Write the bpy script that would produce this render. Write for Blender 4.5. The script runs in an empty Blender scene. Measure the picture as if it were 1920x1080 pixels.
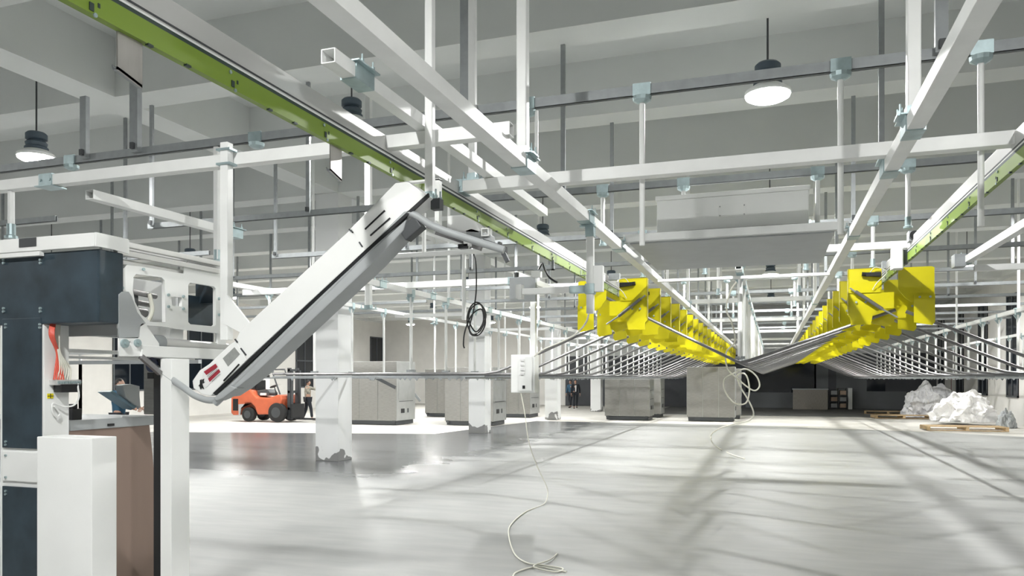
import bpy, bmesh, math, random
from mathutils import Vector, Matrix
random.seed(7)
sc = bpy.context.scene
C = sc.collection
# ------------------------------------------------------------------ camera, world, exposure
FPX, CX, HY, CAMH = 1425.0, 960.0, 710.0, 1.8
TH = math.radians(18.9)
cs, sn = math.cos(TH), math.sin(TH)
cam_d = bpy.data.cameras.new('camera')
cam = bpy.data.objects.new('camera', cam_d); C.objects.link(cam)
cam.location = (0, 0, CAMH); cam.rotation_euler = (math.radians(90), 0, TH)
cam_d.sensor_fit = 'HORIZONTAL'; cam_d.sensor_width = 36.0
cam_d.lens = 36.0 * FPX / 1920.0
cam_d.shift_y = (HY - 540.0) / 1920.0
cam_d.clip_end = 300
sc.camera = cam
world = bpy.data.worlds.new('World'); sc.world = world; world.use_nodes = True
world.node_tree.nodes['Background'].inputs[0].default_value = (0.75, 0.82, 0.9, 1)
world.node_tree.nodes['Background'].inputs[1].default_value = 0.02
sc.view_settings.view_transform = 'Standard'
sc.view_settings.look = 'None'
sc.view_settings.gamma = 1.0
sc.view_settings.exposure = -0.32
LAMP_STRENGTH = 45.0
CORE_STRENGTH = 5500.0
K = 0.87            # scale of the conveyor's own coordinates
H = CAMH

# ------------------------------------------------------------------ pixel rays -> metres on known planes
def ray(u):
    r = (u - CX) / FPX
    return r * cs - sn, r * sn + cs
def onY(u, v, Y):
    dx, dy = ray(u); t = Y / dy
    return Vector((t * dx, Y, H + (HY - v) / FPX * t))
def onX(u, v, X):
    dx, dy = ray(u); t = X / dx
    return Vector((X, t * dy, H + (HY - v) / FPX * t))
def onZ(u, v, Z=0.0):
    t = (H - Z) * FPX / (v - HY); dx, dy = ray(u)
    return Vector((t * dx, t * dy, Z))
def onT(u, v, t):
    dx, dy = ray(u)
    return Vector((t * dx, t * dy, H + (HY - v) / FPX * t))
def cc(x, y, h): return Vector((K * x, K * y, H + K * h))

# ------------------------------------------------------------------ materials
MATS = {}
def mat(name, col, rough=0.5, metal=0.0, noise=0.0, nscale=20.0, bump=0.0, spec=0.5, stretch=None, emis=None, estr=0, alpha=1.0, trans=0.0):
    m = bpy.data.materials.new(name); m.use_nodes = True
    nt = m.node_tree; b = nt.nodes['Principled BSDF']
    b.inputs['Base Color'].default_value = (*col, 1)
    b.inputs['Roughness'].default_value = rough
    b.inputs['Metallic'].default_value = metal
    b.inputs['Specular IOR Level'].default_value = spec
    if trans: b.inputs['Transmission Weight'].default_value = trans
    if alpha < 1: b.inputs['Alpha'].default_value = alpha
    if emis:
        b.inputs['Emission Color'].default_value = (*emis, 1); b.inputs['Emission Strength'].default_value = estr
    if noise or bump:
        tc = nt.nodes.new('ShaderNodeTexCoord'); mp = nt.nodes.new('ShaderNodeMapping')
        nt.links.new(tc.outputs['Object'], mp.inputs[0])
        if stretch: mp.inputs['Scale'].default_value = stretch
        nz = nt.nodes.new('ShaderNodeTexNoise'); nz.inputs['Scale'].default_value = nscale
        nz.inputs['Detail'].default_value = 5
        nt.links.new(mp.outputs[0], nz.inputs['Vector'])
        if noise:
            cr = nt.nodes.new('ShaderNodeValToRGB')
            e = cr.color_ramp.elements
            e[0].position = 0.3; e[1].position = 0.7
            e[0].color = (*[c * (1 - noise) for c in col], 1); e[1].color = (*[min(1, c * (1 + noise)) for c in col], 1)
            nt.links.new(nz.outputs['Fac'], cr.inputs[0]); nt.links.new(cr.outputs[0], b.inputs['Base Color'])
        if bump:
            bp = nt.nodes.new('ShaderNodeBump'); bp.inputs['Strength'].default_value = bump; bp.inputs['Distance'].default_value = 0.02
            nt.links.new(nz.outputs['Fac'], bp.inputs['Height']); nt.links.new(bp.outputs[0], b.inputs['Normal'])
    MATS[name] = m
    return m
white = mat('white_paint', (0.86, 0.87, 0.86), 0.35, noise=0.03, nscale=6)
whitep = mat('white_powder_coat', (0.88, 0.89, 0.88), 0.4, noise=0.02, nscale=3)
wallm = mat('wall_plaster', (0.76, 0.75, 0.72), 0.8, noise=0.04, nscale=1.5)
ceilm = mat('ceiling_concrete', (0.70, 0.72, 0.71), 0.9, noise=0.04, nscale=0.7)
galv = mat('galvanised_steel', (0.33, 0.35, 0.36), 0.5, 0.35, noise=0.08, nscale=12)
zinc = mat('zinc_clamp', (0.42, 0.52, 0.54), 0.4, 0.6, noise=0.12, nscale=14)
alu = mat('aluminium', (0.62, 0.62, 0.61), 0.38, 0.35, noise=0.03, nscale=4)
steelr = mat('steel_rod', (0.25, 0.245, 0.25), 0.38, 0.7, noise=0.1, nscale=30)
green = mat('lime_green', (0.20, 0.30, 0.035), 0.45)
dkgreen = mat('dark_green_gap', (0.03, 0.05, 0.045), 0.5)
yellow = mat('yellow_panel', (0.68, 0.60, 0.0), 0.45, noise=0.05, nscale=3)
navy = mat('navy_panel', (0.028, 0.046, 0.062), 0.42, noise=0.35, nscale=5)
black = mat('black_plastic', (0.012, 0.013, 0.015), 0.4)
rubber = mat('rubber', (0.02, 0.02, 0.02), 0.8)
cabm = mat('brushed_cabinet', (0.27, 0.265, 0.25), 0.42, 0.35, noise=0.12, nscale=6, stretch=(1, 1, 8))
cabs = mat('cabinet_side', (0.42, 0.43, 0.42), 0.4, 0.3, noise=0.06, nscale=4)
darkm = mat('dark_metal', (0.07, 0.075, 0.08), 0.5, 0.3)
housing = mat('lamp_housing', (0.075, 0.105, 0.135), 0.5)
orange = mat('orange_paint', (0.56, 0.13, 0.06), 0.4, noise=0.08, nscale=3)
board = mat('brown_board', (0.27, 0.195, 0.16), 0.75, noise=0.08, nscale=3, stretch=(1, 1, 0.2))
wood = mat('pallet_wood', (0.52, 0.38, 0.22), 0.8, noise=0.25, nscale=8)
greywood = mat('grey_panel_wood', (0.30, 0.28, 0.25), 0.7, noise=0.25, nscale=14, stretch=(6, 1, 0.5))
cream = mat('cream_cable', (0.78, 0.77, 0.68), 0.5)
red = mat('red_tube', (0.75, 0.12, 0.08), 0.45)
redlab = mat('red_label', (0.36, 0.03, 0.05), 0.5)
greylab = mat('grey_label', (0.30, 0.31, 0.30), 0.5, noise=0.1, nscale=30)
paper = mat('white_label', (0.8, 0.8, 0.8), 0.5)
yellab = mat('yellow_label', (0.8, 0.68, 0.0), 0.5)
amber = mat('amber_sign', (0.8, 0.42, 0.02), 0.5)
greyp = mat('grey_paint', (0.40, 0.42, 0.43), 0.45, noise=0.05, nscale=4)
bluep = mat('blue_steel_plate', (0.16, 0.25, 0.31), 0.5, 0.2)
motorb = mat('motor_blue', (0.03, 0.04, 0.09), 0.35)
skin = mat('skin', (0.42, 0.25, 0.18), 0.6)
hair = mat('hair_black', (0.012, 0.01, 0.01), 0.6)
camo = mat('mottled_shirt', (0.30, 0.29, 0.24), 0.8, noise=0.6, nscale=9)
darkcl = mat('dark_cloth', (0.015, 0.018, 0.025), 0.85)
tealcl = mat('teal_cloth', (0.03, 0.09, 0.15), 0.85)
whitecl = mat('white_cloth', (0.7, 0.7, 0.7), 0.85)
shoem = mat('shoe', (0.03, 0.03, 0.03), 0.6)
glassm = mat('night_glass', (0.008, 0.012, 0.018), 0.08, spec=0.6)
framem = mat('window_frame', (0.10, 0.11, 0.12), 0.5, 0.3)
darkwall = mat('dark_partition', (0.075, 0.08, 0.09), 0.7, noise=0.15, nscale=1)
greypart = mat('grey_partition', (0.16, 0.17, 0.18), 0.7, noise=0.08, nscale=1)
redsign = mat('dark_red_sheet', (0.20, 0.02, 0.04), 0.6)
film = mat('plastic_film', (0.92, 0.91, 0.91), 0.5, noise=0.04, nscale=7, bump=0.3, spec=0.8)
filmc = mat('clear_plastic_film', (0.80, 0.80, 0.82), 0.3, noise=0.12, nscale=9, bump=0.6, alpha=0.85)
carton = mat('carton', (0.55, 0.42, 0.32), 0.8, noise=0.1)
corem = mat('led_core', (1, 1, 1), 0.5, emis=(1.0, 1.0, 0.975), estr=CORE_STRENGTH)
lampm = mat('lamp_light', (1, 1, 1), 0.5, emis=(1.0, 1.0, 0.975), estr=LAMP_STRENGTH)

# epoxy floor: glossy patch to the left where the coating is still wet
def floor_material():
    m = bpy.data.materials.new('epoxy_floor'); m.use_nodes = True; nt = m.node_tree; N = nt.nodes; L = nt.links
    b = N['Principled BSDF']
    tc = N.new('ShaderNodeTexCoord'); sep = N.new('ShaderNodeSeparateXYZ'); L.new(tc.outputs['Object'], sep.inputs[0])
    mp = N.new('ShaderNodeMapping'); mp.inputs['Scale'].default_value = (0.35, 1.3, 1); L.new(tc.outputs['Object'], mp.inputs[0])
    nz = N.new('ShaderNodeTexNoise'); nz.inputs['Scale'].default_value = 0.9; nz.inputs['Detail'].default_value = 6; L.new(mp.outputs[0], nz.inputs['Vector'])
    n2 = N.new('ShaderNodeTexNoise'); n2.inputs['Scale'].default_value = 3.5; n2.inputs['Detail'].default_value = 8; L.new(mp.outputs[0], n2.inputs['Vector'])
    def math_(op, a, bb, clamp=False):
        n = N.new('ShaderNodeMath'); n.operation = op; n.use_clamp = clamp
        for i, x in enumerate((a, bb)):
            if isinstance(x, (int, float)): n.inputs[i].default_value = x
            else: L.new(x, n.inputs[i])
        return n.outputs[0]
    # wet = X < -7.5 (+noise) and Y > 12.5 (+noise)
    wob = math_('MULTIPLY', math_('SUBTRACT', nz.outputs['Fac'], 0.5), 3.0)
    a = math_('MULTIPLY', math_('SUBTRACT', math_('ADD', -5.5, wob), sep.outputs['X']), 0.6, True)
    c = math_('MULTIPLY', math_('SUBTRACT', math_('ADD', sep.outputs['Y'], wob), 11.0), 0.7, True)
    wet = math_('MULTIPLY', a, c, True)
    cr = N.new('ShaderNodeValToRGB'); e = cr.color_ramp.elements
    e[0].position = 0.3; e[1].position = 0.72; e[0].color = (0.28, 0.285, 0.28, 1); e[1].color = (0.36, 0.362, 0.352, 1)
    L.new(n2.outputs['Fac'], cr.inputs[0])
    mx = N.new('ShaderNodeMix'); mx.data_type = 'RGBA'; L.new(wet, mx.inputs[0]); L.new(cr.outputs[0], mx.inputs[6])
    mx.inputs[7].default_value = (0.13, 0.135, 0.14, 1); L.new(mx.outputs[2], b.inputs['Base Color'])
    ro = math_('SUBTRACT', 0.52, math_('MULTIPLY', wet, 0.30))
    ro = math_('ADD', ro, math_('MULTIPLY', math_('SUBTRACT', n2.outputs['Fac'], 0.5), 0.15))
    L.new(ro, b.inputs['Roughness'])
    bp = N.new('ShaderNodeBump'); bp.inputs['Strength'].default_value = 0.12; bp.inputs['Distance'].default_value = 0.01
    L.new(n2.outputs['Fac'], bp.inputs['Height']); L.new(bp.outputs[0], b.inputs['Normal'])
    return m
epoxy = floor_material()
concrete = mat('pale_concrete_floor', (0.68, 0.66, 0.62), 0.6, noise=0.12, nscale=0.8)
colm_ = None
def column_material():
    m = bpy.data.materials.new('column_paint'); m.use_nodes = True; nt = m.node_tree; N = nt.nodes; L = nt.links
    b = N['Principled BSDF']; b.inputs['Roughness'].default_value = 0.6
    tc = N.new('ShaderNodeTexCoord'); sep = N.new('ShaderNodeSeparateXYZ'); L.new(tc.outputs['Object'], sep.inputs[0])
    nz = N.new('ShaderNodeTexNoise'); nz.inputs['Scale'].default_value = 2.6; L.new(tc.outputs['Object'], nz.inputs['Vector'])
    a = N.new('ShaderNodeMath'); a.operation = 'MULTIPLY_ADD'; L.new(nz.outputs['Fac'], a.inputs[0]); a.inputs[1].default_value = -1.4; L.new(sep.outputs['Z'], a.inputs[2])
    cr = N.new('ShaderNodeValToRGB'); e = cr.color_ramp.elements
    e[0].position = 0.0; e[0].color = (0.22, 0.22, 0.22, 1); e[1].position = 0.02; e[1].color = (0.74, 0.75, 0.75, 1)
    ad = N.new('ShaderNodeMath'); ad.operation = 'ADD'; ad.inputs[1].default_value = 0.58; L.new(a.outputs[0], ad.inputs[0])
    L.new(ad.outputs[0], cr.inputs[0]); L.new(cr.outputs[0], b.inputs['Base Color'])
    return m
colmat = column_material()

# ------------------------------------------------------------------ mesh building
class MB:
    def __init__(s): s.v = []; s.f = []; s.cuts = []
    def add(s, vs, fs):
        o = len(s.v); s.cuts.append((o, len(s.f))); s.v += [Vector(p) for p in vs]; s.f += [[i + o for i in f] for f in fs]; return s
    def box(s, a, b):
        x0, x1 = sorted((a[0], b[0])); y0, y1 = sorted((a[1], b[1])); z0, z1 = sorted((a[2], b[2]))
        return s.add([(x0,y0,z0),(x1,y0,z0),(x1,y1,z0),(x0,y1,z0),(x0,y0,z1),(x1,y0,z1),(x1,y1,z1),(x0,y1,z1)],
                     [(0,3,2,1),(4,5,6,7),(0,1,5,4),(1,2,6,5),(2,3,7,6),(3,0,4,7)])
    def bar(s, p, q, w, h, up=(0,0,1)):
        p = Vector(p); q = Vector(q); d = (q - p).normalized(); u = Vector(up)
        if abs(d.dot(u)) > 0.99: u = Vector((0,1,0))
        r = d.cross(u).normalized() * (w / 2); u2 = r.cross(d).normalized() * (h / 2)
        vs = [p-r-u2, p+r-u2, p+r+u2, p-r+u2, q-r-u2, q+r-u2, q+r+u2, q-r+u2]
        return s.add(vs, [(0,1,2,3),(4,7,6,5),(0,4,5,1),(1,5,6,2),(2,6,7,3),(3,7,4,0)])
    def hollow(s, p, q, w, h, t=0.006, up=(0,0,1)):
        """open-ended rectangular tube"""
        p = Vector(p); q = Vector(q); d = (q - p).normalized(); u = Vector(up)
        r = d.cross(u).normalized(); u2 = r.cross(d).normalized()
        def ring(c, a, b): return [c - r*a - u2*b, c + r*a - u2*b, c + r*a + u2*b, c - r*a + u2*b]
        o1 = ring(p, w/2, h/2); i1 = ring(p, w/2-t, h/2-t); o2 = ring(q, w/2, h/2); i2 = ring(q, w/2-t, h/2-t)
        vs = o1 + i1 + o2 + i2; fs = []
        for k in range(4):
            n = (k+1) % 4
            fs += [(k, k+8, n+8, n), (k+4, n+4, n+12, k+12), (k, n, n+4, k+4), (k+8, k+12, n+12, n+8)]
        return s.add(vs, fs)
    def tube(s, path, r, n=10, caps=True):
        P = [Vector(p) for p in path]; m = len(P); rings = []
        up = None
        for i in range(m):
            d = (P[min(i+1, m-1)] - P[max(i-1, 0)]).normalized()
            if up is None:
                up = Vector((0,0,1)) if abs(d.z) < 0.9 else Vector((0,1,0))
            a = d.cross(up).normalized(); b = a.cross(d).normalized(); up = b
            rr = r[i] if isinstance(r, (list, tuple)) else r
            rings.append([P[i] + a*math.cos(2*math.pi*k/n)*rr + b*math.sin(2*math.pi*k/n)*rr for k in range(n)])
        vs = [x for R in rings for x in R]; fs = []
        for i in range(m-1):
            for k in range(n):
                k2 = (k+1) % n
                fs.append((i*n+k, i*n+k2, (i+1)*n+k2, (i+1)*n+k))
        if caps: fs.append(tuple(range(n-1, -1, -1))); fs.append(tuple((m-1)*n+k for k in range(n)))
        return s.add(vs, fs)
    def lathe(s, c, prof, n=24, axis=(0,0,1)):
        """prof: (radius, height) list about axis through c"""
        ax = Vector(axis).normalized(); a = Vector((1,0,0)) if abs(ax.x) < 0.9 else Vector((0,1,0))
        a = (a - ax*a.dot(ax)).normalized(); b = ax.cross(a); c = Vector(c); vs = []; fs = []
        for r, z in prof:
            for k in range(n):
                t = 2*math.pi*k/n; vs.append(c + ax*z + a*math.cos(t)*r + b*math.sin(t)*r)
        for i in range(len(prof)-1):
            for k in range(n):
                k2 = (k+1) % n; fs.append((i*n+k, i*n+k2, (i+1)*n+k2, (i+1)*n+k))
        fs.append(tuple(range(n-1, -1, -1))); fs.append(tuple((len(prof)-1)*n+k for k in range(n)))
        return s.add(vs, fs)
    def prism(s, pts, off):
        """closed polygon pts extruded by vector off"""
        n = len(pts); off = Vector(off); P = [Vector(p) for p in pts]
        return s.add(P + [p + off for p in P], [tuple(range(n)), tuple(range(2*n-1, n-1, -1))] + [(k, k+n, (k+1)%n+n, (k+1)%n) for k in range(n)])
    def mesh(s, name, m, bevel=0.0, smooth=False):
        me = bpy.data.meshes.new(name); bm = bmesh.new()
        bv = [bm.verts.new(p) for p in s.v]
        for f in s.f:
            try: bm.faces.new([bv[i] for i in f])
            except ValueError: pass
        bmesh.ops.recalc_face_normals(bm, faces=bm.faces)
        if bevel:
            es = [e for e in bm.edges if len(e.link_faces) == 2 and e.calc_face_angle(0) > 0.5]
            bmesh.ops.bevel(bm, geom=es, offset=bevel, segments=2, profile=0.6, affect='EDGES', clamp_overlap=True)
        if smooth:
            for f in bm.faces: f.smooth = True
        bm.to_mesh(me); bm.free(); me.materials.append(m)
        if smooth:
            try: me.set_sharp_from_angle(angle=0.7)
            except Exception: pass
        return me
    def build(s, name, m, parent=None, bevel=0.0, smooth=False):
        return link(name, s.mesh(name, m, bevel, smooth), parent)
def each(mb, name, m, parent, bevel=0.0, smooth=False):
    """every piece collected in mb becomes a part of its own"""
    cuts = mb.cuts + [(len(mb.v), len(mb.f))]; o = None
    for (a, fa), (b, fb) in zip(cuts, cuts[1:]):
        q = MB(); q.v = mb.v[a:b]; q.f = [[i - a for i in f] for f in mb.f[fa:fb]]
        o = q.build(name, m, parent, bevel, smooth)
    return o
def link(name, me, parent=None):
    o = bpy.data.objects.new(name, me); C.objects.link(o)
    if parent:
        o.parent = parent
        # vertices are given in world coordinates: shift into the parent's frame
        me.transform(parent_world(parent).inverted())
    return o
def parent_world(p):
    m = Matrix.LocRotScale(p.location, p.rotation_euler, p.scale)
    if p.parent: m = parent_world(p.parent) @ m
    return m
def tag(o, label=None, cat=None, group=None, kind=None):
    if label: o['label'] = label
    if cat: o['category'] = cat
    if group: o['group'] = group
    if kind: o['kind'] = kind
    return o
def empty(name, loc, label, cat, group=None):
    o = bpy.data.objects.new(name, None); C.objects.link(o); o.location = loc; o.empty_display_size = 0.1
    return tag(o, label, cat, group)
def copy_tree(o, parent=None):
    c = o.copy(); C.objects.link(c)
    if parent: c.parent = parent
    for ch in list(o.children): copy_tree(ch, c)
    return c
def dup(root, off, label=None, group=None):
    c = copy_tree(root); c.location = Vector(root.location) + Vector(off)
    if label: c['label'] = label
    if group: c['group'] = group
    return c
def plate(name, outline, holes, thick, m, parent=None, axis='X'):
    """flat plate with holes; outline/holes = world points on one X=const or Y=const plane"""
    cu = bpy.data.curves.new('tmp', 'CURVE'); cu.dimensions = '2D'; cu.fill_mode = 'BOTH'; cu.extrude = thick / 2
    for pts in [outline] + holes:
        sp = cu.splines.new('POLY'); sp.points.add(len(pts) - 1)
        for i, p in enumerate(pts):
            a = p[1] if axis == 'X' else p[0]
            sp.points[i].co = (a, p[2], 0, 1)
        sp.use_cyclic_u = True
    o = bpy.data.objects.new('tmp', cu); C.objects.link(o)
    dg = bpy.context.evaluated_depsgraph_get(); dg.update()
    me = bpy.data.meshes.new_from_object(o.evaluated_get(dg))
    bpy.data.objects.remove(o)
    if axis == 'X': M = Matrix(((0,0,1,outline[0][0]),(1,0,0,0),(0,1,0,0),(0,0,0,1)))
    else: M = Matrix(((1,0,0,0),(0,0,1,outline[0][1]),(0,1,0,0),(0,0,0,1)))
    me.transform(M); me.materials.clear(); me.materials.append(m); me.name = name
    return link(name, me, parent)
def smoothpath(pts, n=8):
    P = [Vector(p) for p in pts]; out = []
    for i in range(len(P)-1):
        p0 = P[max(i-1,0)]; p1 = P[i]; p2 = P[i+1]; p3 = P[min(i+2,len(P)-1)]
        for k in range(n):
            t = k/n
            out.append(0.5*((2*p1)+(p2-p0)*t+(2*p0-5*p1+4*p2-p3)*t*t+(3*p1-p0-3*p2+p3)*t**3))
    out.append(P[-1]); return out
def roundrect(a0, a1, b0, b1, r, n=4):
    pts = []
    for cx_, cy_, s0 in ((a1-r, b1-r, 0), (a0+r, b1-r, 90), (a0+r, b0+r, 180), (a1-r, b0+r, 270)):
        for k in range(n+1):
            t = math.radians(s0 + 90*k/n); pts.append((cx_+r*math.cos(t), cy_+r*math.sin(t)))
    return pts
ORD = ['nearest','second','third','fourth','fifth','sixth','seventh','eighth','ninth','tenth','eleventh','twelfth']

# ------------------------------------------------------------------ the hall
XL, XR, YB, YF = -27.0, 9.0, -10.0, 49.6
HU, HS = H + 4.05, H + 4.9      # underside of beams / slab
def st(name, mb, m, bevel=0): return tag(mb.build(name, m, None, bevel), kind='structure')
st('floor', MB().box((XL,YB,-0.3),(XR,YF+8,-0.02)), concrete)
fl = MB().prism([(XL,YB,-0.02),(XR,YB,-0.02),(XR,26.2,-0.02),(5.5,28.6,-0.02),(-0.5,30.6,-0.02),(-9.5,30.9,-0.02),(-10.4,22.6,-0.02),(-20.5,20.2,-0.02),(XL,20.0,-0.02)], (0,0,0.02))
st('floor', fl, epoxy)
dfloor = mat('dark_far_floor', (0.16, 0.16, 0.155), 0.7, noise=0.2, nscale=1)
st('floor', MB().box((-6.2,39.0,-0.019),(XR,YF+8,0.002)), dfloor)  # thin darker grey slab over the far end of the floor
st('ceiling', MB().box((XL,YB,HS),(XR,YF+8,HS+0.25)), ceilm)
st('wall_left', MB().box((XL-0.3,YB,-0.3),(XL,YF+8,HS+0.25)), wallm)
st('wall_front', MB().box((XL,YB-0.3,-0.3),(XR,YB,HS+0.25)), wallm)
# right wall: solid, the windows are set into its face
st('wall_right', MB().box((XR,YB,-0.3),(XR+0.3,YF+8,HS+0.25)), wallm)
st('wall_back', MB().box((XL,YF+8,-0.3),(XR,YF+8.3,HS+0.25)), darkwall)
cy0 = 14.39
for k in range(-2, 4):
    y = cy0 + 8.9*k
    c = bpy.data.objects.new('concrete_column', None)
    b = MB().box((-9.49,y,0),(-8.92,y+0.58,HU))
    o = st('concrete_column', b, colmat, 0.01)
st('ceiling_beam', MB().box((-9.48,YB,HU),(-8.94,YF+8,HS)), ceilm)
st('ceiling_beam', MB().box((XL,YB,HU),(XL+0.3,YF+8,HS)), ceilm)
st('ceiling_beam', MB().box((XR-0.3,YB,HU),(XR,YF+8,HS)), ceilm)
BY = [cy0 + 0.29 + 2.967*k for k in range(-8, 15)]
for y in BY:
    st('ceiling_beam', MB().box((XL+0.3,y-0.26,HU),(-9.48,y+0.26,HS)), ceilm)
    st('ceiling_beam', MB().box((-8.94,y-0.26,HU),(XR-0.3,y+0.26,HS)), ceilm)
# windows: tall dark ones along both side walls
wn = 0
def window(side, y0, y1, z0, z1, mull=True):
    global wn; wn += 1
    x = XR if side > 0 else XL; s = -side
    w = bpy.data.objects.new('window_%d' % wn, None); C.objects.link(w); w.location = (x, (y0+y1)/2, z0); w['kind'] = 'structure'
    fr = MB()
    for a, b, c, d in ((y0,y0+.07,z0,z1),(y1-.07,y1,z0,z1),(y0,y1,z0,z0+.07),(y0,y1,z1-.07,z1),(y0,y1,z0+(z1-z0)*.45,z0+(z1-z0)*.45+.08),((y0+y1)/2-.03,(y0+y1)/2+.03,z0,z1)):
        fr.box((x, a, c), (x + s*0.06, b, d))
    fr.build('window_frame', framem, w)
    MB().box((x, y0, z0), (x + s*0.03, y1, z1)).build('window_pane', glassm, w)
for k in range(-6, 4): window(1, 34.05+4.45*k, 35.55+4.45*k, H-0.74, H+3.35)
for k in range(-7, 4): window(-1, 34.4+4.45*k, 36.2+4.45*k, H-0.55, H+3.0)
# dark end of the hall: partition with big glazed openings
def part(a, b, z0, z1, m, y=YF, th=0.12, nm='wall_end'):
    return st(nm, MB().box((a,y,z0),(b,y+th,z1)), m)
def ux(u, Y): return onY(u, 710, Y).x
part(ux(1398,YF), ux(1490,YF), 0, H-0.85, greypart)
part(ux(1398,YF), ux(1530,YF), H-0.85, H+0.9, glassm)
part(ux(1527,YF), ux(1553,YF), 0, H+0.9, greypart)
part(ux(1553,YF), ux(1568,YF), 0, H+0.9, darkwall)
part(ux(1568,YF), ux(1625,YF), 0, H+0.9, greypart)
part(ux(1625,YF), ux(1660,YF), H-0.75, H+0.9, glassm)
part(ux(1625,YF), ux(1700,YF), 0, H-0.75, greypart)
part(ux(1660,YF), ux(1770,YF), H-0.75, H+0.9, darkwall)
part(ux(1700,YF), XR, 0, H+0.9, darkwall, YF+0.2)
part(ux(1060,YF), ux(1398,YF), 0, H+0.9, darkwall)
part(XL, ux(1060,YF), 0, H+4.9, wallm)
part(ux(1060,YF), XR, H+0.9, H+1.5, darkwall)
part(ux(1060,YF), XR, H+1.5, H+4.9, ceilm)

# ------------------------------------------------------------------ lamps
def lamp(x, y, label):
    z = H + 3.3
    L = empty('high_bay_lamp', (x, y, z), label, 'lamp', 'high bay lamps under the ceiling')
    top = HU if any(abs(y-b) < 0.27 for b in BY) else HS
    MB().tube([(x,y,z+0.36),(x,y,min(top,z+2.0))], 0.012, 8).build('hanging_rod', darkm, L)
    prof = [(0.10,0.10),(0.16,0.10),(0.16,0.13),(0.135,0.15),(0.15,0.20),(0.13,0.22),(0.11,0.24),(0.145,0.255),(0.145,0.33),(0.12,0.355),(0.03,0.37)]
    MB().lathe((x,y,z), prof, 24).build('housing', housing, L, smooth=True)
    MB().lathe((x,y,z), [(0.255,-0.012),(0.262,0.0),(0.255,0.03),(0.17,0.09),(0.10,0.11)], 28).build('reflector', whitep, L, smooth=True)
    MB().lathe((x,y,z), [(0.20,-0.06),(0.245,-0.035),(0.25,-0.014)], 28).build('diffuser', lampm, L, smooth=True)
    MB().lathe((x,y,z), [(0.075,-0.066),(0.075,-0.060)], 20).build('led_core', corem, L, smooth=True)
    return L
LX = [-20.7, -15.5, -10.35, -5.15, -0.05, 5.4]
LY = [-7.0, 0.8, 9.3, 17.3, 25.4, 33.5, 41.5]
l0 = lamp(-0.05, 9.3, 'round high bay lamp with blue-grey housing hanging above the open floor at upper right')
names = {(2,2): 'round high bay lamp glowing above the dark machine at far left', (3,2): 'high bay lamp whose dark housing shows above the green and white rail'}
rowname = {0:'rear', 1:'overhead', 2:'nearest', 3:'second', 4:'third', 5:'fourth', 6:'farthest'}
colname = ['leftmost column of lamps', 'second column of lamps from the left', 'column in line with the dark machine', 'column just left of centre', 'centre column', 'rightmost column']
for j, y in enumerate(LY):
    for i, x in enumerate(LX):
        if j == 6 and i >= 2: continue
        if (i, j) in ((4, 2), (5, 2), (5, 1), (0, 1), (2, 1)) or j == 0: continue
        if j == 1: x += 2.4
        lb = names.get((i, j), 'high bay lamp in the %s row, %s' % (rowname[j], colname[i]))
        if j == 2: y = {0: 7.6, 1: 8.0, 2: 8.4, 3: 8.65, 5: 9.8}[i]
        dz = 0
        if (i, j) == (3, 2): x, y, dz = -5.78, 9.69, .40
        dup(l0, (x - LX[4], y - LY[2], dz), lb)

# ------------------------------------------------------------------ galvanised channels with hangers under the beams
HG = H + 2.27
def channel(y, x0, x1, label, hx, group='galvanised channels under the ceiling', clamps=()):
    E = empty('galvanised_channel', (x0, y, HG), label, 'channel', group)
    m = MB(); m.box((x0,y-.02,HG+.035),(x1,y+.02,HG+.041)); m.box((x0,y-.0205,HG-.041),(x1,y-.0145,HG+.041)); m.box((x0,y+.0145,HG-.041),(x1,y+.0205,HG+.041))
    m.box((x0,y-.0205,HG-.041),(x1,y-.008,HG-.036)); m.box((x0,y+.008,HG-.041),(x1,y+.0205,HG-.036))
    m.build('channel_bar', galv, E)
    for x, top, w in hx:
        hgr = MB(); hgr.box((x-w/2,y-.03-w*0.5,HG-.01),(x+w/2,y-.022,top)); hgr.build('hanger', galv, E)
        MB().box((x-.02,y-.06-w*.5,HG+.01),(x+.02,y-.021,HG+.07)).build('bracket', darkm, E)
    for x in clamps:
        q = MB(); q.box((x-.07,y-.035,HG-.045),(x+.07,y-.022,HG+.05)); q.lathe((x,y,HG-.10),[(.035,0),(.07,.02),(.075,.05),(.03,.055)],12)
        q.build('clamp', zinc, E)
    return E
CL = (-6.9, -4.6, -1.92, -0.97, 0.47, 1.36)
yc = 6.0
channel(yc, -8.6, 8.4, 'nearest galvanised steel channel, running right across just below the lamps', [(-6.67,HG+.62,.08),(-6.0,HS,.10),(-2.44,HS,.10),(1.11,HS,.08),(4.6,HS,.08)], clamps=CL)
for k in range(1, 12):
    y = yc + 2.967*k
    hs = [(x, HU + 0.0, .055) for x in ((-9.0+.2) if 0 else -8.7, -6.0, -2.4, 1.1, 4.6)]
    lb = '%s galvanised steel channel back from the camera, hung below the ceiling beams' % (ORD[k] if k < 6 else 'distant')
    if k >= 6: lb = 'distant galvanised steel channel, among the rows past the sixth'
    channel(y, -8.8, 8.4, lb, hs, clamps=(-0.97, 0.47, 1.36, -1.92) if k < 5 else (-.97,.47))
for k, y in enumerate((8.1, 11.2, 14.2, 17.2, 20.3, 23.2)):
    channel(y, -20.0, -9.6, '%s galvanised channel in the bay left of the columns' % (ORD[k]), [(-18.6,HS,.06),(-15.0,HS,.06),(-11.5,HS,.06)], 'galvanised channels left of the columns')

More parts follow.
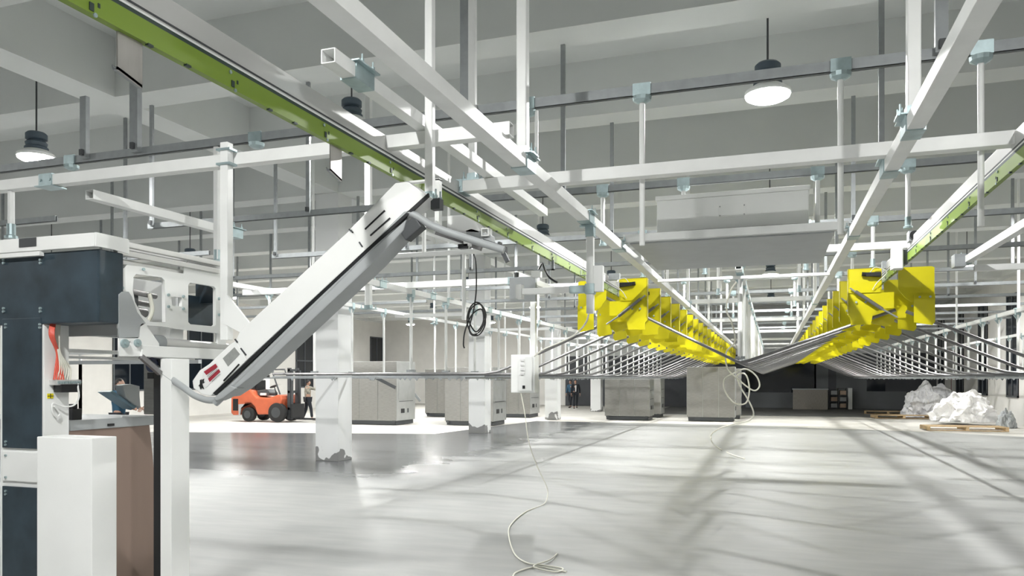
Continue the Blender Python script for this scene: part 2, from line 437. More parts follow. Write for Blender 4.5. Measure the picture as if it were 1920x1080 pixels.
# white drop posts hanging from the channels
def drop(name, x, y, z1, z0, w, label, group, round_=True, foot=True):
    E = empty(name, (x, y, z0), label, 'post', group)
    if round_: MB().tube([(x,y,z0),(x,y,z1)], w/2, 10).build('tube', white, E, smooth=True)
    else: MB().box((x-w/2,y-w/2,z0),(x+w/2,y+w/2,z1)).build('tube', white, E, bevel=w*.12)
    if foot:
        q = MB(); q.lathe((x,y,z0-.01),[(w*.9,0),(w*.9,.02),(w*.62,.03),(w*.62,.12)],12); q.build('clamp', zinc, E)
    return E
dn = {-0.97:'left of the white electrical cabinet', 0.47:'behind the right thick beam', 1.36:'at the right by the green rail', -1.92:'behind the tall post on the left thick beam'}
for x in (-0.97, 0.47, 1.36):
    drop('drop_post', x, yc, HG-.06, H+1.05, .042, 'thin white post dropping from the nearest galvanised channel %s' % dn[x], 'posts under the galvanised channels', foot=False)
for x in (-1.98, -1.84):
    drop('drop_post', x, yc, HG-.06, H+1.6, .03, 'thin white rod under a blue zinc clamp %s of the tall bright post' % ('left' if x < -1.9 else 'right'), 'posts under the galvanised channels')
for k in range(1, 6):
    y = yc + 2.967*k
    for x in (-0.97, 0.47, 1.36, -1.92):
        pl = {-0.97:'left of centre', 0.47:'just right of centre', 1.36:'right side', -1.92:'far left of the aisle'}[x]
        drop('drop_post', x, y, HG-.06, H+1.6, .05, 'thin white post under the %s galvanised channel, %s' % (ORD[k], pl), 'posts under the galvanised channels')

# ------------------------------------------------------------------ white steel frame of the conveyor (own scale K)
def sqbeam(x0, x1, y0, y1, h0, h1, label, group, hollow=True, clampsat=(), name='steel_beam'):
    a, b = cc(x0,y0,h0), cc(x1,y1,h1)
    E = empty(name, (min(a.x,b.x), min(a.y,b.y), a.z), label, 'beam', group)
    m = MB(); alongX = abs(x1-x0) > abs(y1-y0)
    if alongX: p = Vector((a.x,(a.y+b.y)/2,(a.z+b.z)/2)); q = Vector((b.x,p.y,p.z)); w = abs(b.y-a.y)
    else: p = Vector(((a.x+b.x)/2,a.y,(a.z+b.z)/2)); q = Vector((p.x,b.y,p.z)); w = abs(b.x-a.x)
    h = abs(b.z-a.z)
    m.hollow(p, q, w, h, 0.007)
    m.build('tube', white, E, bevel=0.006)
    for s in clampsat:      # sleeve joints, position along the beam in conveyor metres
        c = MB()
        if alongX:
            X = K*s; c.box((X-.07,p.y-w/2-.008,p.z-h/2-.008),(X+.07,p.y+w/2+.008,p.z+h/2+.008))
            c.box((X-.09,p.y-w/2-.03,p.z-h/2-.012),(X+.09,p.y+w/2+.03,p.z-h/2-.004))
            for sx in (-.05,.05): c.lathe((X+sx,p.y-w/2-.015,p.z),[(.012,0),(.012,.012)],8,(0,1,0))
        else:
            Y = K*s; c.box((p.x-w/2-.008,Y-.10,p.z-h/2-.008),(p.x+w/2+.008,Y+.10,p.z+h/2+.008))
            c.box((p.x-w/2-.035,Y-.12,p.z+h/2+.004),(p.x+w/2+.035,Y+.12,p.z+h/2+.012))
            for sy in (-.06,.06):
                for sx in (-1,1): c.lathe((p.x+sx*(w/2+.02),Y+sy,p.z+h/2+.01),[(.012,0),(.012,.02),(.005,.02),(.005,.05)],8)
        c.build('clamp', zinc, E)
    return E
YEND = 50.0
G1 = 'thick white longitudinal beams over the aisle'
sqbeam(-1.98,-1.86, 1.2, YEND, 1.70, 1.80, 'thick white beam running into the distance on the left of the aisle, bright right face', G1, clampsat=(5.9,8.1,10.0,18.7))
sqbeam(.87,.98, 1.2, YEND, 1.70, 1.80, 'thick white beam running into the distance on the right of the aisle, grey underside', G1, clampsat=(5.9,7.0,10.0,18.7))
sqbeam(-.57,-.47, 12.9, YEND, 1.78, 1.88, 'central white beam carrying the row of grey hanging posts', G1, clampsat=(13.4,))
sqbeam(-2.6,-2.5, 4.0, 8.6, 1.915, 2.005, 'short square white beam with an open end, sloping down toward the centre from upper left', 'square white beams', clampsat=(4.35,))
sqbeam(-6.1,-6.0, 5.45, 7.55, 1.68, 1.77, 'white beam passing under the left cross beam above the dark machine', 'square white beams', clampsat=(7.45,))
sqbeam(2.70,2.80, 4.0, 13.3, 1.72, 1.82, 'white beam at the far right beyond the green rail', 'square white beams', clampsat=(13.0,))
sqbeam(-3.95,-3.85, 11.6, 14.2, 1.62, 1.72, 'short white beam end with a grey plate above the small switch box', 'square white beams')
GX = 'white cross beams'
sqbeam(-3.02, 1.92, 6.76, 6.88, 1.80, 1.91, 'long bright white cross beam spanning both thick beams in front of the electrical cabinet', GX, clampsat=(-2.9, 1.88))
sqbeam(-9.6, -1.83, 5.29, 5.39, 1.80, 1.90, 'long white cross beam at upper left, passing behind the green rail', GX, clampsat=(-6.4, -7.6))
xbs = [(10.0,-1.86,.87,1.80,1.90,'white cross beam carrying the electrical cabinet'),
       (11.7,-1.86,1.9,1.80,1.90,'second white cross beam under the back of the electrical cabinet'),
       (13.2,-1.86,.87,1.66,1.705,'white cross beam at the front of the yellow hopper rows'),
       (18.7,-1.86,.87,1.80,1.90,'white cross beam past the sixth gap, over the middle of the aisle'),
       (25.0,-1.86,.87,1.80,1.90,'bright white cross beam farther down the aisle'),
       (31.2,-1.86,.87,1.80,1.90,'distant white cross beam, fourth from the far end'),
       (37.5,-1.86,.87,1.80,1.90,'distant white cross beam, third from the far end'),
       (43.0,-1.86,.87,1.80,1.90,'distant white cross beam, second from the far end'),
       (48.0,-1.86,.87,1.80,1.90,'white cross beam at the very far end')]
for y, a, b, h0, h1, lb in xbs:
    sqbeam(a, b, y-.05, y+.05, h0, h1, lb, GX)
sqbeam(-10.2, -4.15, 12.85, 12.97, 1.70, 1.81, 'white cross beam left of the hoppers joining the two rows of hanging posts', GX, clampsat=(-4.4,))
sqbeam(2.85, 9.2, 12.9, 13.0, 1.60, 1.69, 'white cross beam at the right joining the hanging posts', GX)
for y in (19.5, 26.1, 32.7, 39.3):
    sqbeam(-10.2,-6.7, y-.05,y+.05, 1.74,1.83, 'white cross beam tying the left post rows, at %d metres down the hall' % round(K*y), GX)

# tall posts from the thick beams up to the slab
def tall(x, y, z0, z1, w, label):
    E = empty('ceiling_post', (x,y,z0), label, 'post', 'white posts up to the ceiling')
    MB().box((x-w/2,y-w/2,z0),(x+w/2,y+w/2,z1)).build('tube', white, E, bevel=.008)
    q = MB(); q.box((x-w*1.3,y-w*.9,z0-.012),(x+w*1.3,y+w*.9,z0)); q.box((x-w/2-.006,y-w/2-.006,z0),(x+w/2+.006,y+w/2+.006,z0+.05))
    for sx in (-1,1):
        for sy in (-1,1): q.lathe((x+sx*w*1.05,y+sy*w*.65,z0),[(.014,0),(.014,.02),(.006,.02),(.006,.06)],8)
    q.build('foot_clamp', zinc, E)
    return E
zt = H + K*1.80 + .02
tall(K*-1.92, K*5.88, zt, HS, .075, 'tall bright white post standing on the left thick beam up to the ceiling')
tall(K*.925, K*5.88, zt, HS, .075, 'tall bright white post standing on the right thick beam up to the ceiling')
p = onY(817, 300, K*5.34); tall(p.x, K*5.34-.09, H+K*1.35, HS, .055, 'white post passing the end of the left cross beam, beside the open-ended beam')
p = onY(886, 300, K*6.82); tall(p.x, K*6.82, H+K*1.92, HS, .06, 'white post on the left end of the long bright cross beam')
p = onT(691, 500, 13.1*K); tall(p.x, p.y, H+1.05, HS, .085, 'white post crossing behind the green rail, down to the left post row')
p = onY(440, 300, K*5.34)
E = empty('conveyor_post', (p.x, K*5.34-.1, H+.28), 'white square post dropping from the left cross beam to the inclined conveyor', 'post')
MB().box((p.x-.033,K*5.34-.12,H+.28),(p.x+.033,K*5.34-.055,H+K*1.97)).build('tube', white, E, bevel=.006)
MB().prism([(p.x,K*5.34-.125,H+.40),(p.x+.02,K*5.34-.125,H+.62),(p.x+.26,K*5.34-.125,H+.36),(p.x+.26,K*5.34-.125,H+.28)],(0,.02,0)).build('gusset', whitep, E)
q = MB(); q.box((p.x-.06,K*5.34-.13,H+K*1.90),(p.x+.06,K*5.34-.045,H+K*1.90+.015)); q.box((p.x-.06,K*5.34-.13,H+K*1.78),(p.x+.06,K*5.34-.045,H+K*1.78+.015)); each(q, 'clamp', zinc, E)
for u, v0, v1, lb in ((407,315,490,'left'),(428,315,408,'right')):
    p = onY(u, v1, yc)
    drop('drop_post', p.x, p.y, HG-.04, p.z, .05, 'thin white post just left of the conveyor post, the %s of the pair' % lb, 'thin posts beside the conveyor post', round_=False)
p = onY(21, 445, K*5.34); drop('drop_post', p.x, p.y, H+K*1.80, p.z, .055, 'thin white post standing above the dark machine at the left edge', 'thin posts beside the conveyor post')
# lift posts down the aisle
for i, y in enumerate((18.7, 25.0, 31.2)):
    for s, x in ((-1, -1.92), (1, .925)):
        tall(K*x, K*y, H+K*1.82, HU if any(abs(K*y-b)<.25 for b in BY) else HS, .06, 'white ceiling post on the %s thick beam, %s back down the aisle' % ('left' if s<0 else 'right', ORD[i+1]))

# electrical cabinet on the cross beams
a = cc(-1.44,10.1,1.93); b = cc(.43,11.9,2.40)
E = empty('electrical_cabinet', ((a.x+b.x)/2,a.y,a.z), 'long white electrical cabinet lying on the cross beams below the ceiling', 'cabinet')
MB().box((a.x,a.y,a.z),(b.x,b.y,b.z-.05)).build('body', whitep, E, bevel=.008)
MB().box((a.x-.015,a.y-.015,b.z-.05),(b.x+.015,b.y+.015,b.z)).build('lid', whitep, E, bevel=.005)
MB().box((a.x+.68,a.y-.006,a.z+.12),(a.x+.98,a.y+.002,a.z+.26)).build('access_plate', whitep, E, bevel=.002)
m = MB()
for x in (.70,.96):
    for z in (.14,.24): m.lathe((a.x+x,a.y-.014,a.z+z),[(.007,0),(.007,.01)],8,(0,1,0))
each(m, 'screw', galv, E)
MB().box((a.x-.3,a.y-.05,a.z-.13),(b.x+.25,b.y+.6,a.z-.11)).build('tray', greyp, E)

# ------------------------------------------------------------------ the two green and aluminium conveyor rails
def rail(xc, side, label):
    """side=+1: the rail's camera face looks toward +X"""
    E = empty('conveyor_rail', cc(xc, 1.0, 1.61), label, 'rail', 'conveyor rails')
    y0, y1 = K*1.0, K*YEND; x = K*xc; s = side
    z = lambda h: H + K*h
    MB().box((x, y0, z(1.74)), (x - s*.10, y1, z(1.90))).build('aluminium_profile', alu, E, bevel=.004)
    MB().box((x+s*.003, y0, z(1.765)), (x - s*.06, y1, z(1.775))).build('groove', darkm, E)
    MB().box((x+s*.004, y0, z(1.722)), (x - s*.05, y1, z(1.742))).build('slot', dkgreen, E)
    MB().box((x+s*.006, y0, z(1.742)), (x - s*.02, y1, z(1.752))).build('edge_strip', whitep, E)
    MB().box((x+s*.004, y0, z(1.615)), (x - s*.03, y1, z(1.722))).build('green_guard', green, E)
    m = MB(); n = MB()
    yy = 2.55
    while yy < 16:
        Y = K*yy
        m.lathe((x+s*.006, Y, z(1.70)), [(.009,0),(.009,.006)], 8, (s,0,0)); m.lathe((x+s*.006, Y+.035, z(1.612)), [(.009,0),(.009,.006)], 8, (s,0,0))
        n.box((x+s*.004,Y+.05,z(1.655)),(x+s*.007,Y+.06,z(1.675))); n.box((x+s*.004,Y+.01,z(1.625)),(x+s*.009,Y+.03,z(1.66)))
        for d in (.30,.52): n.box((x-s*.01,Y+d,z(1.607)),(x+s*.007,Y+d+.03,z(1.618)))
        yy += 0.93
    each(m, 'bolt', zinc, E); each(n, 'lug', dkgreen, E)
    return E
rail(-2.85, 1, 'left conveyor rail, white aluminium profile with lime green guard crossing from upper left')
rail(1.76, -1, 'right conveyor rail, aluminium profile with lime green guard entering from the right edge')
# bent stainless hook plates under the left rail
def hookplate(u0, u1, v0, v1, vlip, label):
    X = K*-2.85 - .02
    a = onX(u0, v0, X); b = onX(u1, v1, X)
    zt_ = H + K*1.615
    E = empty('hook_plate', (X, a.y, a.z), label, 'bracket', 'bent hook plates under the left rail')
    m = MB(); m.prism([(X,a.y,a.z),(X,b.y,b.z),(X,b.y,zt_),(X,a.y,zt_)],(-.008,0,0)); m.build('plate', galvl, E)
    m = MB(); m.prism([(X,a.y,a.z),(X,a.y,a.z+.012),(X-.022,a.y,a.z+.012),(X-.028,a.y,a.z+.024),(X-.034,a.y,a.z+.022),(X-.026,a.y,a.z+.002)],(0,b.y-a.y,b.z-a.z))
    m.build('lip', galv, E)
galvl = mat('brushed_plate', (0.50,0.48,0.46), 0.35, 0.5, noise=0.06, nscale=20, stretch=(1,1,.2))
hookplate(221, 267, 130, 165, 0, 'larger bent steel hook plate hanging under the green rail at upper left')
hookplate(620, 641, 320, 340, 0, 'smaller bent steel hook plate hanging farther along the green rail')

# ------------------------------------------------------------------ yellow hoppers, slick rods, hanging posts
Y0, DY, NH = 13.6, 1.65, 22
def hopper(xc, out, label, group):
    """out = +1/-1 direction away from the aisle"""
    y = Y0
    E = empty('yellow_hopper', cc(xc, y, .84), label, 'hopper', group)
    def P(pts, yy, th):     # pts in (outward x, h)
        return MB().prism([cc(xc + out*a, yy, h) for a, h in pts], (0, th, 0))
    # back sheet: inner wing, slot for the rail, outer wing reaching lower
    P([(-.62,1.80),(-.62,1.04),(-.58,1.0),(-.58,.88),(-.28,.88),(-.25,1.06),(-.10,1.14),(.06,1.14),(.06,1.40),(-.12,1.40),(-.12,1.80)], y, .012).build('inner_sheet', yellow, E)
    P([(.12,1.79),(.12,1.44),(.22,1.30),(.30,1.24),(.62,1.24),(.64,1.30),(.64,1.77),(.60,1.79)], y, .012).build('outer_sheet', yellow, E)
    MB().box(cc(xc-out*.10,y+.10,1.80), cc(xc+out*.10,y+.22,1.92)).build('hanger_block', galv, E)
    P([(.02,1.36),(.02,1.02),(.30,.98),(.34,1.28),(.14,1.42)], y+.5, .012).build('middle_sheet', yellow, E)
    MB().box(cc(xc-out*.62, y, 1.785), cc(xc-out*.12, y+.16, 1.80)).build('top_flange', yellow, E)
    MB().box(cc(xc-out*.62, y, 1.06), cc(xc-out*.605, y+.14, 1.80)).build('side_flange', yellow, E)
    P([(.64,1.34),(.64,.90),(.60,.85),(.34,.90),(.34,1.34)], y-.05, .012).build('outer_flap', yellow, E)
    P([(.12,1.05),(.10,.92),(-.02,.86),(-.22,.92),(-.26,1.05)], y+.30, .012).build('lower_flap', yellow, E)
    P([(-.62,1.46),(-.62,1.40),(-.14,1.40),(-.14,1.46)], y-.02, .02).build('fold', yellow, E)
    c = MB(); c.tube([cc(xc-out*.12,y-.08,1.12), cc(xc-out*.52,y-.08,1.42)], .026, 12); c.build('cylinder', steelr, E, smooth=True)
    c = MB(); c.tube([cc(xc-out*.50,y-.08,1.40), cc(xc-out*.60,y-.08,1.48)], .012, 8); c.tube([cc(xc-out*.12,y-.08,1.12), cc(xc+out*.1,y-.08,.98)], .012, 8); each(c, 'piston_rod', galv, E, smooth=True)
    c = MB(); c.box(cc(xc-out*.36,y-.10,1.66), cc(xc-out*.14,y-.01,1.72)); c.tube([cc(xc-out*.42,y-.06,1.70), cc(xc-out*.14,y-.06,1.67)], .03, 10); c.build('valve', black, E)
    c = MB(); c.tube(smoothpath([cc(xc-out*.3,y-.05,1.72), cc(xc-out*.22,y-.08,1.80), cc(xc-out*.05,y-.05,1.72), cc(xc-out*.2,y-.08,1.55), cc(xc-out*.26,y-.05,1.44)], 5), .006, 6); c.build('air_hose', cream, E)
    c = MB()
    for a, h in ((-.5,1.25),(-.36,1.25),(.42,1.30),(.57,1.30)): c.lathe(cc(xc+out*a,y-.035 if a<0 else y-.075,h),[(.016,0),(.016,.014)],8,(0,1,0))
    each(c, 'bolt', zinc, E)
    return E
def rodpath(side, kind):
    y = Y0 + .12
    if side < 0 and kind == 'outer': pts = [(-3.05,.95),(-4.78,.21),(-5.0,.135),(-5.25,.10),(-10.1,.10)]
    elif side < 0: pts = [(-3.1,1.60),(-.75,.385),(-.60,.31),(-.50,.28)]
    elif kind == 'outer': pts = [(2.05,1.09),(4.02,.21),(4.25,.135),(4.5,.10),(9.9,.10)]
    else: pts = [(1.9,1.12),(-.28,.345),(-.42,.30),(-.52,.28)]
    return [cc(a, y, h) for a, h in pts]
def rod(side, kind, label, group):
    P = rodpath(side, kind); E = empty('slick_rail', P[-1], label, 'rail', group)
    r = .0235
    MB().tube(P, r, 8).build('rod', steelr, E, smooth=True)
    if kind == 'outer':
        e = P[-1]; s = P[-2]
        lo = MB(); lo.box((s.x,e.y-.015,e.z-.062),(e.x,e.y+.015,e.z-.038))
        lo.build('under_bar', galv, E)
        m = MB(); n = 5
        for k in range(n):
            x = s.x + (e.x-s.x)*(k+.5)/n
            m.prism([(x-.05,e.y-.008,e.z-.06),(x+.05,e.y-.008,e.z-.06),(x,e.y-.008,e.z-.125)],(0,.016,0))
        each(m, 'clip', galv, E)
    return E
def post_row(x, htop, h0, y0, n, dy, label, group, w=.055, far=8, clampc=zinc):
    base = None
    for i in range(n):
        Y = y0 + dy*i
        lb = ('%s white hanging post of the %s' % (ORD[i], label)) if i < far else 'distant white hanging post of the %s, past the %s' % (label, ORD[far-1])
        if base is None:
            a = cc(x, Y, h0); b = cc(x, Y, htop)
            base = empty('hanging_post', a, lb, 'post', group)
            MB().tube([a, b], w/2, 8).build('tube', white, base, smooth=True)
            q = MB(); q.box((a.x-.05,a.y-.05,b.z-.03),(a.x+.05,a.y+.05,b.z+.10)); q.prism([(a.x-.09,a.y-.02,b.z-.03),(a.x+.06,a.y-.02,b.z-.03),(a.x-.0,a.y-.02,b.z-.16)],(0,.04,0)); q.build('clamp', clampc, base)
            q = MB(); q.box((a.x-.07,a.y-.035,a.z-.02),(a.x+.07,a.y+.035,a.z+.02)); q.build('foot', galv, base)
            first = Y
        else: dup(base, (0, K*(Y-first), 0), lb, group)
for side, xc, nm in ((-1, -2.73, 'left-hand'), (1, 1.80, 'right-hand')):
    hb = hopper(xc, side, 'nearest yellow sheet-metal hopper at the front of the %s row' % nm, 'yellow hoppers of the %s row' % nm)
    ro = rod(side, 'outer', 'nearest steel slick rail sloping outward from the %s hoppers' % nm, 'outer slick rails of the %s row' % nm)
    ri = rod(side, 'inner', 'nearest steel slick rail sloping inward from the %s hoppers' % nm, 'inner slick rails of the %s row' % nm)
    for i in range(1, NH):
        o = (0, K*DY*i, 0)
        if i < 8:
            l = ['%s yellow hopper back in the %s row' % (ORD[i], nm), '%s steel slick rail back, sloping outward from the %s hoppers' % (ORD[i], nm), '%s steel slick rail back, sloping inward from the %s hoppers' % (ORD[i], nm)]
        else:
            l = ['distant yellow hopper in the %s row, past the eighth' % nm, 'distant outward slick rail of the %s row, past the eighth' % nm, 'distant inward slick rail of the %s row, past the eighth' % nm]
        dup(hb, o, l[0]); dup(ro, o, l[1]); dup(ri, o, l[2])
post_row(-6.57, 1.60, .15, 13.2, NH, DY, 'inner left row', 'hanging posts of the inner left row')
post_row(-9.95, 1.78, .15, 13.4, NH, DY, 'outer left row', 'hanging posts of the outer left row')
post_row(5.7, 1.60, .15, 13.4, NH, DY, 'inner right row', 'hanging posts of the inner right row')
post_row(8.9, 1.60, .15, 13.4, NH, DY, 'outer right row', 'hanging posts of the outer right row')
post_row(-.52, 1.76, .36, 13.6, NH, DY, 'centre row', 'hanging posts of the centre row', w=.075)
GB = 'white beams over the hanging post rows'
sqbeam(-6.62,-6.52, 11.3, YEND, 1.62, 1.72, 'white beam over the inner left row of hanging posts', GB, clampsat=(12.0,14.1,17.4))
sqbeam(-10.0,-9.9, 11.8, YEND, 1.79, 1.88, 'white beam over the outer left row of hanging posts', GB)
sqbeam(5.65,5.75, 9.5, YEND, 1.62, 1.72, 'white beam over the inner right row of hanging posts', GB, clampsat=(14.1,))
sqbeam(8.85,8.95, 9.5, YEND, 1.62, 1.72, 'white beam over the outer right row of hanging posts', GB)
# lift posts for those side beams
for x, nm in ((-6.57,'inner left'),(-9.95,'outer left'),(5.7,'inner right'),(8.9,'outer right')):
    for i, y in enumerate((15.0, 21.6, 28.2)):
        E = empty('ceiling_post', cc(x,y,1.75), 'white ceiling post above the %s beam, %s of its line' % (nm, ORD[i]), 'post', 'white posts up to the ceiling')
        z1 = HU if (abs(K*x+9.2) < .5 or any(abs(K*y-b)<.25 for b in BY)) else HS
        MB().tube([cc(x,y,1.73), (K*x,K*y,z1)], .028, 8).build('tube', white, E, smooth=True)
        MB().box(cc(x-.09,y-.09,1.70), cc(x+.09,y+.09,1.73)+Vector((0,0,.0))).build('foot_clamp', zinc, E)
# support bars running under the rod ends
for x, nm in ((-10.3,'left ends'),(-5.6,'left bends'),(4.8,'right bends'),(9.6,'right ends')):
    a = cc(x-.03, Y0-.1, .0); b = cc(x+.03, Y0+DY*(NH-1)+.4, .03)
    o = MB().box(a, b).build('support_bar', galv); tag(o, 'thin galvanised bar running back beneath the %s of the slick rails' % nm, 'bar', 'bars under the slick rails')

# ------------------------------------------------------------------ inclined conveyor
YI = K*5.05
E = empty('inclined_conveyor', onY(400, 745, YI), 'white inclined conveyor rising from the dark machine to the green rail', 'conveyor')
I = lambda u, v, dy=0: onY(u, v, YI) + Vector((0, dy, 0))
MB().prism([I(750,338),(I(800,367)),I(668,490),I(590,437+55)],(0,.16,0))
top = MB().prism([I(741,343),I(764,340),I(800,366),I(683,470),I(655,430)],(0,.18,0)); top.build('upper_cover', whitep, E, bevel=.008)
mid = MB().prism([I(660,427),I(685,469),I(462,676),I(442,637),I(450,620)],(0,.18,0)); mid.build('middle_cover', whitep, E, bevel=.008)
low = MB().prism([I(443,638),I(463,675),I(404,733),I(395,743),I(378,740),I(362,728),I(360,714),I(374,694),I(392,682),I(430,646)],(-.0,.17,0)); low.build('lower_cover', whitep, E, bevel=.01)
def slit(a, b, w, nm, m, dy=-.004):
    p, q = I(*a, dy), I(*b, dy); MB().bar(p, q, .012, w, up=(0,1,0)).build(nm, m, E)
def slitbar(pairs, nm, m, w=.009, par=None):
    x = MB()
    for a, b in pairs: x.bar(I(*a,-.003), I(*b,-.003), w, .008, up=(0,1,0))
    each(x, nm, m, E if par is None else par)
slitbar([((685,430),(722,395)),((695,442),(732,409)),((420,714),(449,683))], 'vent_slot', black)
slitbar([((655,430),(662,436)),((674,454),(680,463)),((441,636),(446,642)),((452,653),(462,666))], 'joint', darkm)
# bottom rail: dark gap, grey profile, round tube
MB().prism([I(685,469,-.004),I(803,362,-.004),I(804,368,-.004),I(689,474,-.004),I(404,741,-.004),I(400,737,-.004)],(0,.02,0)).build('gap_strip', black, E)
MB().prism([I(692,474,.0),I(762,410,.0),I(756,432,.0),I(700,492,.0),I(476,702,.0),I(440,730,.0),I(420,743,.0),I(404,745,.0)],(0,.18,0)).build('lower_profile', greyp, E, bevel=.01)
tp = [I(270,674,.02),I(300,698,.02),I(345,730,.02),I(362,742,.02),I(384,750,.02),I(404,749,.02),I(420,738,.02),I(640,520,.02),I(745,414,.02),I(762,400,.02),I(775,402,.02),I(812,424,.04),I(870,444,.06),I(935,464,.1)]
MB().tube(smoothpath(tp, 6), .024, 12).build('track_tube', greyp2 if 'greyp2' in globals() else greyp, E, smooth=True)
MB().prism([I(403,746,-.02),I(432,722,-.02),I(446,728,-.02),I(422,746,-.02),I(408,752,-.02)],(0,.10,0)).build('elbow', greyp, E, bevel=.01)
MB().bar(I(752,440,.05), I(782,414,.05), .09, .08, up=(0,1,0)).build('end_bracket', darkm, E, bevel=.006)
MB().box(I(795,366,.10), I(812,385,.16)).build('drive_wheel', darkm, E)
# stickers (small illegible print in the photograph is left as ruled lines)
def quad(pts, nm, m, dy=-.003): return MB().prism([I(u,v,dy) for u,v in pts],(0,.002,0)).build(nm, m, E)
quad([(418,672),(440,651),(450,664),(428,687)], 'grey_sticker', greylab)
quad([(383,693),(407,680),(414,697),(387,727),(376,720)], 'white_sticker', paper, -.003)
quad([(383,697),(405,682),(409,688),(388,703)], 'red_band', redlab, -.006)
quad([(391,710),(411,692),(414,697),(394,716)], 'red_band', redlab, -.006)
quad([(376,713),(379,711),(381,722),(384,730),(380,727),(377,730),(375,724),(373,724),(376,720)], 'emblem', black, -.007)
quad([(380,712),(384,710),(383,715),(385,717),(381,719)], 'emblem', black, -.007)
x = MB()
for k in range(3):
    x.bar(I(389+2*k,706+2.2*k,-.006), I(407+1.5*k,690+2.2*k,-.006), .002, .001, up=(0,1,0))
x.bar(I(398,716,-.006), I(414,701,-.006), .003, .001, up=(0,1,0))
each(x, 'print_line', black, E)
# white pad of track switch beside the conveyor top
S = lambda u, v, dy=0: onY(u, v, K*5.6) + Vector((0,dy,0))
E = empty('track_switch', S(865,440), 'track switch mechanism with a white housing hanging below the green rail', 'mechanism')
MB().prism([S(838,404),S(866,402),S(890,414),S(897,425),S(905,440),S(872,438),S(838,428)],(0,.14,0)).build('housing', whitep, E, bevel=.015)
MB().prism([S(872,432),S(884,428),S(920,440),S(922,456),S(905,460),S(880,452)],(0,.08,0)).build('bracket_plate', greyp, E, bevel=.004)
x = MB(); x.bar(S(806,426,-.03),S(912,456,-.03),.05,.03); x.bar(S(820,438,-.02),S(905,466,-.02),.03,.04); x.build('arm', steelr, E)
x = MB(); x.bar(S(806,440,-.05),S(885,466,-.05),.012,.02); x.bar(S(822,418,-.05),S(832,434,-.05),.02,.02); each(x, 'guide_bar', whitep, E)
MB().box(S(876,451,-.07),S(888,464,-.02)).build('sensor', whitep, E, bevel=.003)
MB().box(S(866,461,-.07),S(884,468,-.02)).build('cable_gland', black, E)
x = MB(); x.hollow(S(911,436,-.02),S(911,436,.05),.055,.055,.006); x.build('hook_frame', whitep, E)
x = MB(); x.box(S(933,453),S(937,468,.05)); x.box(S(940,462),S(947,478,.05)); x.bar(S(945,476),S(952,491),.02,.03); x.bar(S(905,450),S(940,462),.012,.02); x.build('stop_bracket', darkm, E)
x = MB(); q1 = S(815,378); q2 = S(823,432,.05); x.box((q1.x,q1.y,H+K*1.61),q2); x.build('hanger', whitep, E)
MB().box((K*-2.85-.03,q1.y,H+K*1.60),(q2.x,q2.y,H+K*1.615)).build('hanger_arm', whitep, E)
# thin white pipe frame behind
Yp = 7.9
p0 = onY(707,481,Yp); p1 = onY(940,469,Yp); zz = (p0.z+p1.z)/2
E = empty('pipe_frame', (p0.x,Yp,zz), 'thin white pipe frame behind the top of the inclined conveyor', 'frame')
MB().tube([(p0.x,Yp,zz),(p1.x,Yp,zz)], .028, 10).build('cross_pipe', white, E, smooth=True)
for u, v0, v1 in ((795,400,474),(870,476,600)):
    q = onY(u,v0,Yp); q2 = onY(u,v1,Yp); MB().tube([q,(q.x,q.y,q2.z)], .024, 10).build('upright_pipe', white, E, smooth=True)
# T-shaped pipe post hanging from the left thick beam
yt = K*8.2
a = onY(1107,432,yt); b = onY(1107,588,yt); c = onY(980,547,yt)
E = empty('tee_post', (a.x,yt,b.z), 'short white post with a sideways arm, hanging from the left thick beam', 'post')
MB().box((a.x-.034,yt-.034,b.z),(a.x+.034,yt+.034,H+K*1.68)).build('upright', white, E, bevel=.008)
MB().box((c.x,yt-.028,c.z-.03),(a.x-.03,yt+.028,c.z+.03)).build('arm', white, E, bevel=.008)
x = MB(); x.box((a.x-.045,yt-.045,c.z-.05),(a.x+.045,yt+.045,c.z+.05)); x.box((a.x-.2,yt-.036,c.z-.036),(a.x-.045,yt+.036,c.z+.036)); x.build('clamp', zinc, E, bevel=.004)
x = MB(); x.box((a.x-.042,yt-.042,H+K*1.56),(a.x+.042,yt+.042,H+K*1.72)); x.box((a.x-.10,yt-.04,H+K*1.67),(a.x+.05,yt+.04,H+K*1.69)); x.build('top_clamp', zinc, E, bevel=.004)
MB().box((c.x-.06,yt-.05,c.z-.07),(c.x-.0,yt+.05,c.z+.07)).build('end_plate', whitep, E, bevel=.004)
p = onY(1121,547,yt); q = onY(1131,498,yt); 
MB().box((a.x+.034,yt-.03,p.z),(q.x,yt+.04,q.z)).build('junction_box', whitep, E, bevel=.004)
# sensors and drive boxes at the head of the hopper rows
def gadget(u0,u1,v0,v1,Y,dep,m,name,label,cat,bev=.004):
    a = onY(u0,v1,Y); b = onY(u1,v0,Y)
    E = empty(name,(a.x,Y,a.z),label,cat)
    MB().box((a.x,Y,a.z),(b.x,Y+dep,b.z)).build('body', m, E, bevel=bev)
    return E, a, b
yg = K*11.6
E,a,b = gadget(1672,1694,464,505,yg,.12,whitep,'control_box','small white control box hung against the right green rail above the yellow hoppers','box')
MB().box((a.x+.01,yg-.004,a.z+.01),(b.x-.01,yg,b.z-.01)).build('cover', paper, E); MB().box((b.x,yg+.02,a.z+.06),(b.x+.05,yg+.1,b.z-.02)).build('bracket', darkm, E)
E,a,b = gadget(1704,1722,432,452,yg-.3,.15,greyp,'drive_motor','grey drive motor behind the right green rail','motor')
MB().lathe(((a.x+b.x)/2,yg-.36,(a.z+b.z)/2),[(.05,0),(.05,.07)],16,(0,1,0)).build('motor_face', black, E)
